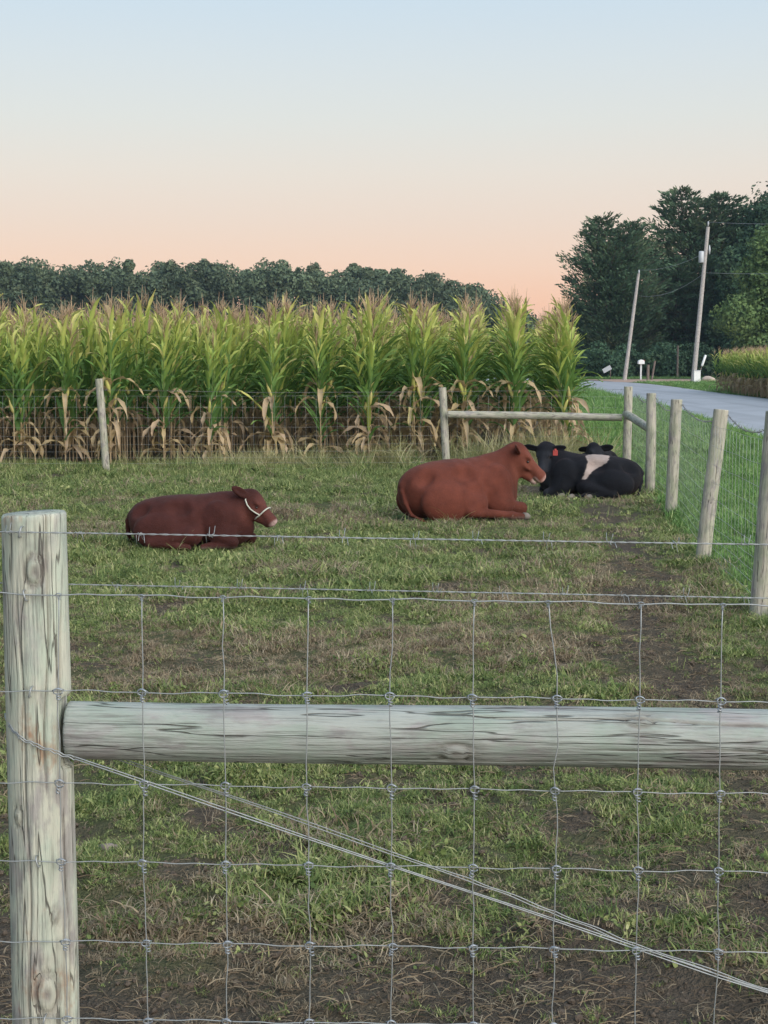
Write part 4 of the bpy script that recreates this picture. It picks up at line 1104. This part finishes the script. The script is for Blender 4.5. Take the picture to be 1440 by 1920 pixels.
conifer('spruce_tree', (25.4, 157, 0), 14.2, 8.5, 3, 'dark evergreen filling the gap between the twin pine and the tall pine', L_DARK, 1, .02, 260, .7, .1, 80)
conifer('spruce_tree', (28.2, 150, 0), 11.5, 8.0, 4, 'low dark evergreen standing just left of the box carrying utility pole', L_DARK, 1, .02, 240, .7, .1, 80)
broadleaf('broadleaf_tree', (34.0, 142, 0), 12.5, 9.5, L_DARK, 5, 'dark broadleaf tree just right of the box carrying utility pole', 34, 1150, .165, .02)
broadleaf('broadleaf_tree', (32.4, 124, 0), 12.4, 11.0, L_MID, 6, 'lighter green rounded tree at the right edge above the far corn', 40, 1250, .155, .02)
broadleaf('broadleaf_tree', (39.2, 150, 0), 18.2, 13.5, L_DARK, 7, 'tallest dark tree rising at the right edge behind the lighter green one', 40, 1150, .18, .05)
broadleaf('broadleaf_tree', (23.2, 163, 0), 7.6, 12, L_DARK, 8, 'low dark broadleaf thicket tree at the foot of the twin pine', 30, 800, .19, .0)
broadleaf('broadleaf_tree', (33.5, 166, 0), 8.2, 15, L_DARK, 9, 'low dark broadleaf thicket tree at the foot of the tall pine', 34, 800, .19, .0)
broadleaf('broadleaf_tree', (36.0, 160, 0), 16.6, 9.0, L_DARK, 10, 'dark broadleaf tree between the tall pine and the tallest right hand tree', 34, 1050, .18, .05)
# shrubs that close the lower edge of the grove
for i, (x, y, h, w, lb) in enumerate(((22.5, 141, 3.4, 7, 'dark shrub mass behind the white mailbox post'), (28.6, 140, 3.8, 8, 'dark shrub mass between the two leaning utility poles'), (17.3, 146, 3.0, 6, 'dark shrub at the left foot of the twin topped pine'), (31.5, 131, 3.2, 6, 'dark shrub right of the box carrying utility pole base'))):
    q = np.random.default_rng(50 + i); root = empty('shrub', (x, y, 0)); tag(root, lb, 'shrub', 'shrubs under the roadside trees')
    lobes = [(q.uniform(-.42, .42) * w, q.uniform(-.2, .2) * w, h * q.uniform(.1, .7), w * .17, w * .17, h * .3) for _ in range(16)]
    link('foliage', broad_crown('foliage', lobes, 700, .14, L_DARK, 60 + i), root); link('stem', trunk_mesh(h * .6, .06, 4, 70 + i), root)

# far wood beyond the corn: one mass of crowns
q = np.random.default_rng(9); lobes = []
def wood_top(x): return np.interp(x, [-90, -62, -40, -25, -10, -2, 6, 10, 14, 17, 20, 24, 28], [17.6, 17.6, 17.7, 17.4, 16.8, 16.4, 15.9, 15.4, 14.5, 13.3, 11.4, 9.4, 7])
for row in range(3):
    x = -92.0
    while x < 26:
        h = float(wood_top(x)) * q.uniform(.90, 1.06) * (1.0 - .02 * (2 - row)); w = q.uniform(3.0, 8.5); y = 246 + row * 5 + q.uniform(-2, 2) + max(0, x) * .15
        for k in range(7):
            s = w * q.uniform(.22, .36); a = q.random() * 6.28; rr = w * .30 * q.random()
            lobes.append((x + rr * math.cos(a), y + rr * math.sin(a), h - s * .9 - (h * .55) * q.random() ** 1.5, s, s, s * .9))
        x += w * q.uniform(.32, .48)
wood = link('far_wood', broad_crown('far_wood', lobes, 190, .31, L_FAR, 4)); tag(wood, 'distant dark wooded ridge stretching above the corn on the left', None, None, 'stuff')

# ------------------------------------------------------------------ roadside things
def pole(loc, top, r, label):
    root = empty('utility_pole', loc); tag(root, label, 'utility pole')
    h = math.hypot(top[0], top[2]); o = link('pole', log_mesh('pole', h, r, r * .68, T_POLE, 14, 20, 5, 2, (), .006), root); put_axis(o, (0, 0, -.2), top)
    return root
p1 = pole((18.8, 120.9, 0), (1.02, 0, 8.5), .16, 'shorter bare utility pole leaning right beside the twin topped pine')
ins = MB().tube([(1.03, 0, 8.28), (1.03, 0, 8.46), (1.03, 0, 8.60)], [.05, .07, .04], 8).ob('insulator', W_GREY, p1)
p2 = pole((22.45, 112.2, 0), (.88, 0, 11.35), .185, 'taller leaning utility pole carrying a grey transformer box')
at2 = lambda z: .88 * z / 11.35
b = MB(); b.tube([(at2(9.2) - .30, -.05, 8.6), (at2(9.2) - .30, -.05, 8.64), (at2(9.2) - .30, -.05, 9.36), (at2(9.2) - .30, -.05, 9.42)], [.17, .19, .19, .15], 12); b.ob('transformer', W_GREY, p2)
MB().box((at2(9.2) - .12, 0, 9.15), (.22, .10, .06)).box((at2(8.8) - .12, 0, 8.8), (.22, .10, .06)).ob('bracket', W_OLD, p2, False)
MB().tube([(at2(9.7) + .25, 0, 9.2), (at2(9.7) + .25, 0, 9.55), (at2(9.7) + .25, 0, 9.85)], [.05, .08, .03], 8).ob('fuse_cutout', W_GREY, p2)
MB().tube([(at2(11.3), 0, 11.2), (at2(11.3), 0, 11.42), (at2(11.3), 0, 11.55)], [.05, .07, .03], 8).ob('insulator', W_GREY, p2)
p3 = pole((25.3, 186, 0), (.1, 0, 8.4), .14, 'distant thin utility pole just right of the corn edge'); MB().tube([(.1, 0, 8.2), (.1, 0, 8.4), (.1, 0, 8.6)], [.05, .08, .03], 6).ob('insulator', W_GREY, p3)
def line(a, b, sag, label):
    A, B_ = Vector(a), Vector(b); n = 24
    o = MB().tube([A.lerp(B_, i / n) - Vector((0, 0, sag * 4 * (i / n) * (1 - i / n))) for i in range(n + 1)], .010, 4).ob('power_line', W_GREY); tag(o, label, 'power line', 'power lines along the road')
line((23.33, 112.2, 11.5), (40, 92, 11.6), .8, 'upper power line running right from the tall pole top')
line((23.0, 112.2, 7.9), (40, 92, 8.6), .7, 'lower power line running right from below the transformer box')
line((23.0, 112.2, 7.8), (19.83, 120.9, 6.6), .55, 'sagging power line between the two leaning poles')
line((19.84, 120.9, 8.58), (23.1, 112.2, 9.3), .35, 'power line from the shorter pole top to the tall pole')
# service pedestal, mailbox, stubs, marker, boulder
pd = empty('service_cabinet', (22.15, 110.6, 0)); tag(pd, 'pale service cabinet standing at the tall utility pole foot', 'cabinet')
MB().box((.25, 0, .42), (.46, .36, .84)).ob('housing', W_WHITE, pd, False); MB().box((.25, 0, .87), (.50, .40, .06)).ob('lid', W_GREY, pd, False)
mb = empty('mailbox', (20.65, 124.2, 0)); tag(mb, 'white mailbox on a thin white post beside the dirt drive', 'mailbox')
MB().box((0, 0, .65), (.12, .12, 1.3)).ob('post', W_WHITE, mb, False)
arch = MB(); pr = [(-.24, 0), (.24, 0), (.24, .20), (.17, .31), (.0, .36), (-.17, .31), (-.24, .20)]
arch.add([(x, y, 1.3 + z) for y in (-.28, .28) for x, z in pr], [tuple(range(7))[::-1], tuple(range(7, 14))] + [(i, (i + 1) % 7, 7 + (i + 1) % 7, 7 + i) for i in range(7)]); arch.ob('box', W_WHITE, mb, False)
MB().box((.27, 0, 1.52), (.03, .05, .22)).ob('flag', TAG.m, mb, False)
for (x, y, tp, r_, lb) in ((21.05, 123.2, (0, 0, 1.25), .12, 'short thick dark wooden post stub beside the mailbox'), (21.35, 123.4, (.28, 0, 1.55), .09, 'slimmer leaning wooden post next to the post stub'), (26.2, 138, (0, 0, 2.9), .09, 'thin upright wooden post before the dark shrubs between the poles')):
    o = link('wooden_post', log_mesh('wooden_post', Vector(tp).length + .2, r_, r_ * .9, T_OLD, 12, 8, 3, 2, (), .006)); put_axis(o, (x, y, -.2), (x + tp[0], y + tp[1], tp[2])); tag(o, lb, 'post')
mk = empty('marker_post', (23.4, 114.5, 0)); tag(mk, 'leaning marker with white sleeve right of the tall utility pole', 'marker')
MB().tube([(-.2, 0, 0), (.14, 0, 1.15)], .03, 8).ob('stake', T_OLD, mk); MB().tube([(.14, 0, 1.15), (.17, 0, 1.25), (.40, 0, 1.95), (.41, 0, 1.99)], [.07, .09, .09, .06], 10).ob('sleeve', W_WHITE, mk)
gd = empty('garden_sign', (18.9, 131, 0)); tag(gd, 'small pale tilted panel on a stake left of the shorter utility pole', 'sign')
MB().box((0, 0, .85), (.75, .05, .38), 0, 0, -.5).ob('panel', W_GREY, gd, False); MB().tube([(.3, .03, 0), (.3, .03, .9)], .04, 6).ob('stake', T_OLD, gd)

def rock(name, loc, s, sq, seed, label, c1, c2):
    m = NT(name + '_stone', .9, .2); m.color(m.mix(m.noise(m.obj(), 12, 4, .6), c1, c2)); b = MB(); q = np.random.default_rng(seed); ph = q.random(6) * 6
    nr, ns = 10, 16
    for i in range(nr + 1):
        for j in range(ns):
            a, t = math.pi * i / nr, 2 * math.pi * j / ns; d = np.array([math.sin(a) * math.cos(t), math.sin(a) * math.sin(t), math.cos(a)])
            r_ = 1 + .22 * math.sin(2.3 * d[0] + ph[0]) * math.cos(2.7 * d[1] + ph[1]) + .12 * math.sin(5 * d[2] + ph[2]) + .08 * math.sin(6 * d[0] + 5 * d[1] + ph[3])
            b.v.append(tuple(d * r_ * np.array(sq) * s)); b.a.append(0)
    b.f = [(i * ns + j, i * ns + (j + 1) % ns, (i + 1) * ns + (j + 1) % ns, (i + 1) * ns + j) for i in range(nr) for j in range(ns)]
    o = b.ob(name, m.m); o.location = loc; return tag(o, label, 'stone')
rock('boulder', (24.3, 115.5, .15), .40, (1.1, .8, .75), 1, 'pale boulder beside the far corn field across the road', (.30, .24, .21), (.52, .44, .38))
rock('field_stone', (-.905, 4.92, .018), .030, (1.05, .8, .85), 2, 'small pale stone on the mud just right of the near post', (.16, .13, .11), (.30, .26, .23))

# thin evening haze
hz = bpy.data.materials.new('haze'); hz.use_nodes = True; t = hz.node_tree; t.nodes.remove(t.nodes['Principled BSDF'])
pv = t.nodes.new('ShaderNodeVolumePrincipled'); pv.inputs['Color'].default_value = (.58, .77, 1.0, 1); pv.inputs['Density'].default_value = .00018; pv.inputs['Anisotropy'].default_value = .1
t.links.new(pv.outputs[0], t.nodes['Material Output'].inputs['Volume'])
haze = MB().box((0, 700, 12), (2000, 1700, 26)).ob('haze', hz, None, False); tag(haze, 'thin bluish evening haze over the fields', None, None, 'stuff')
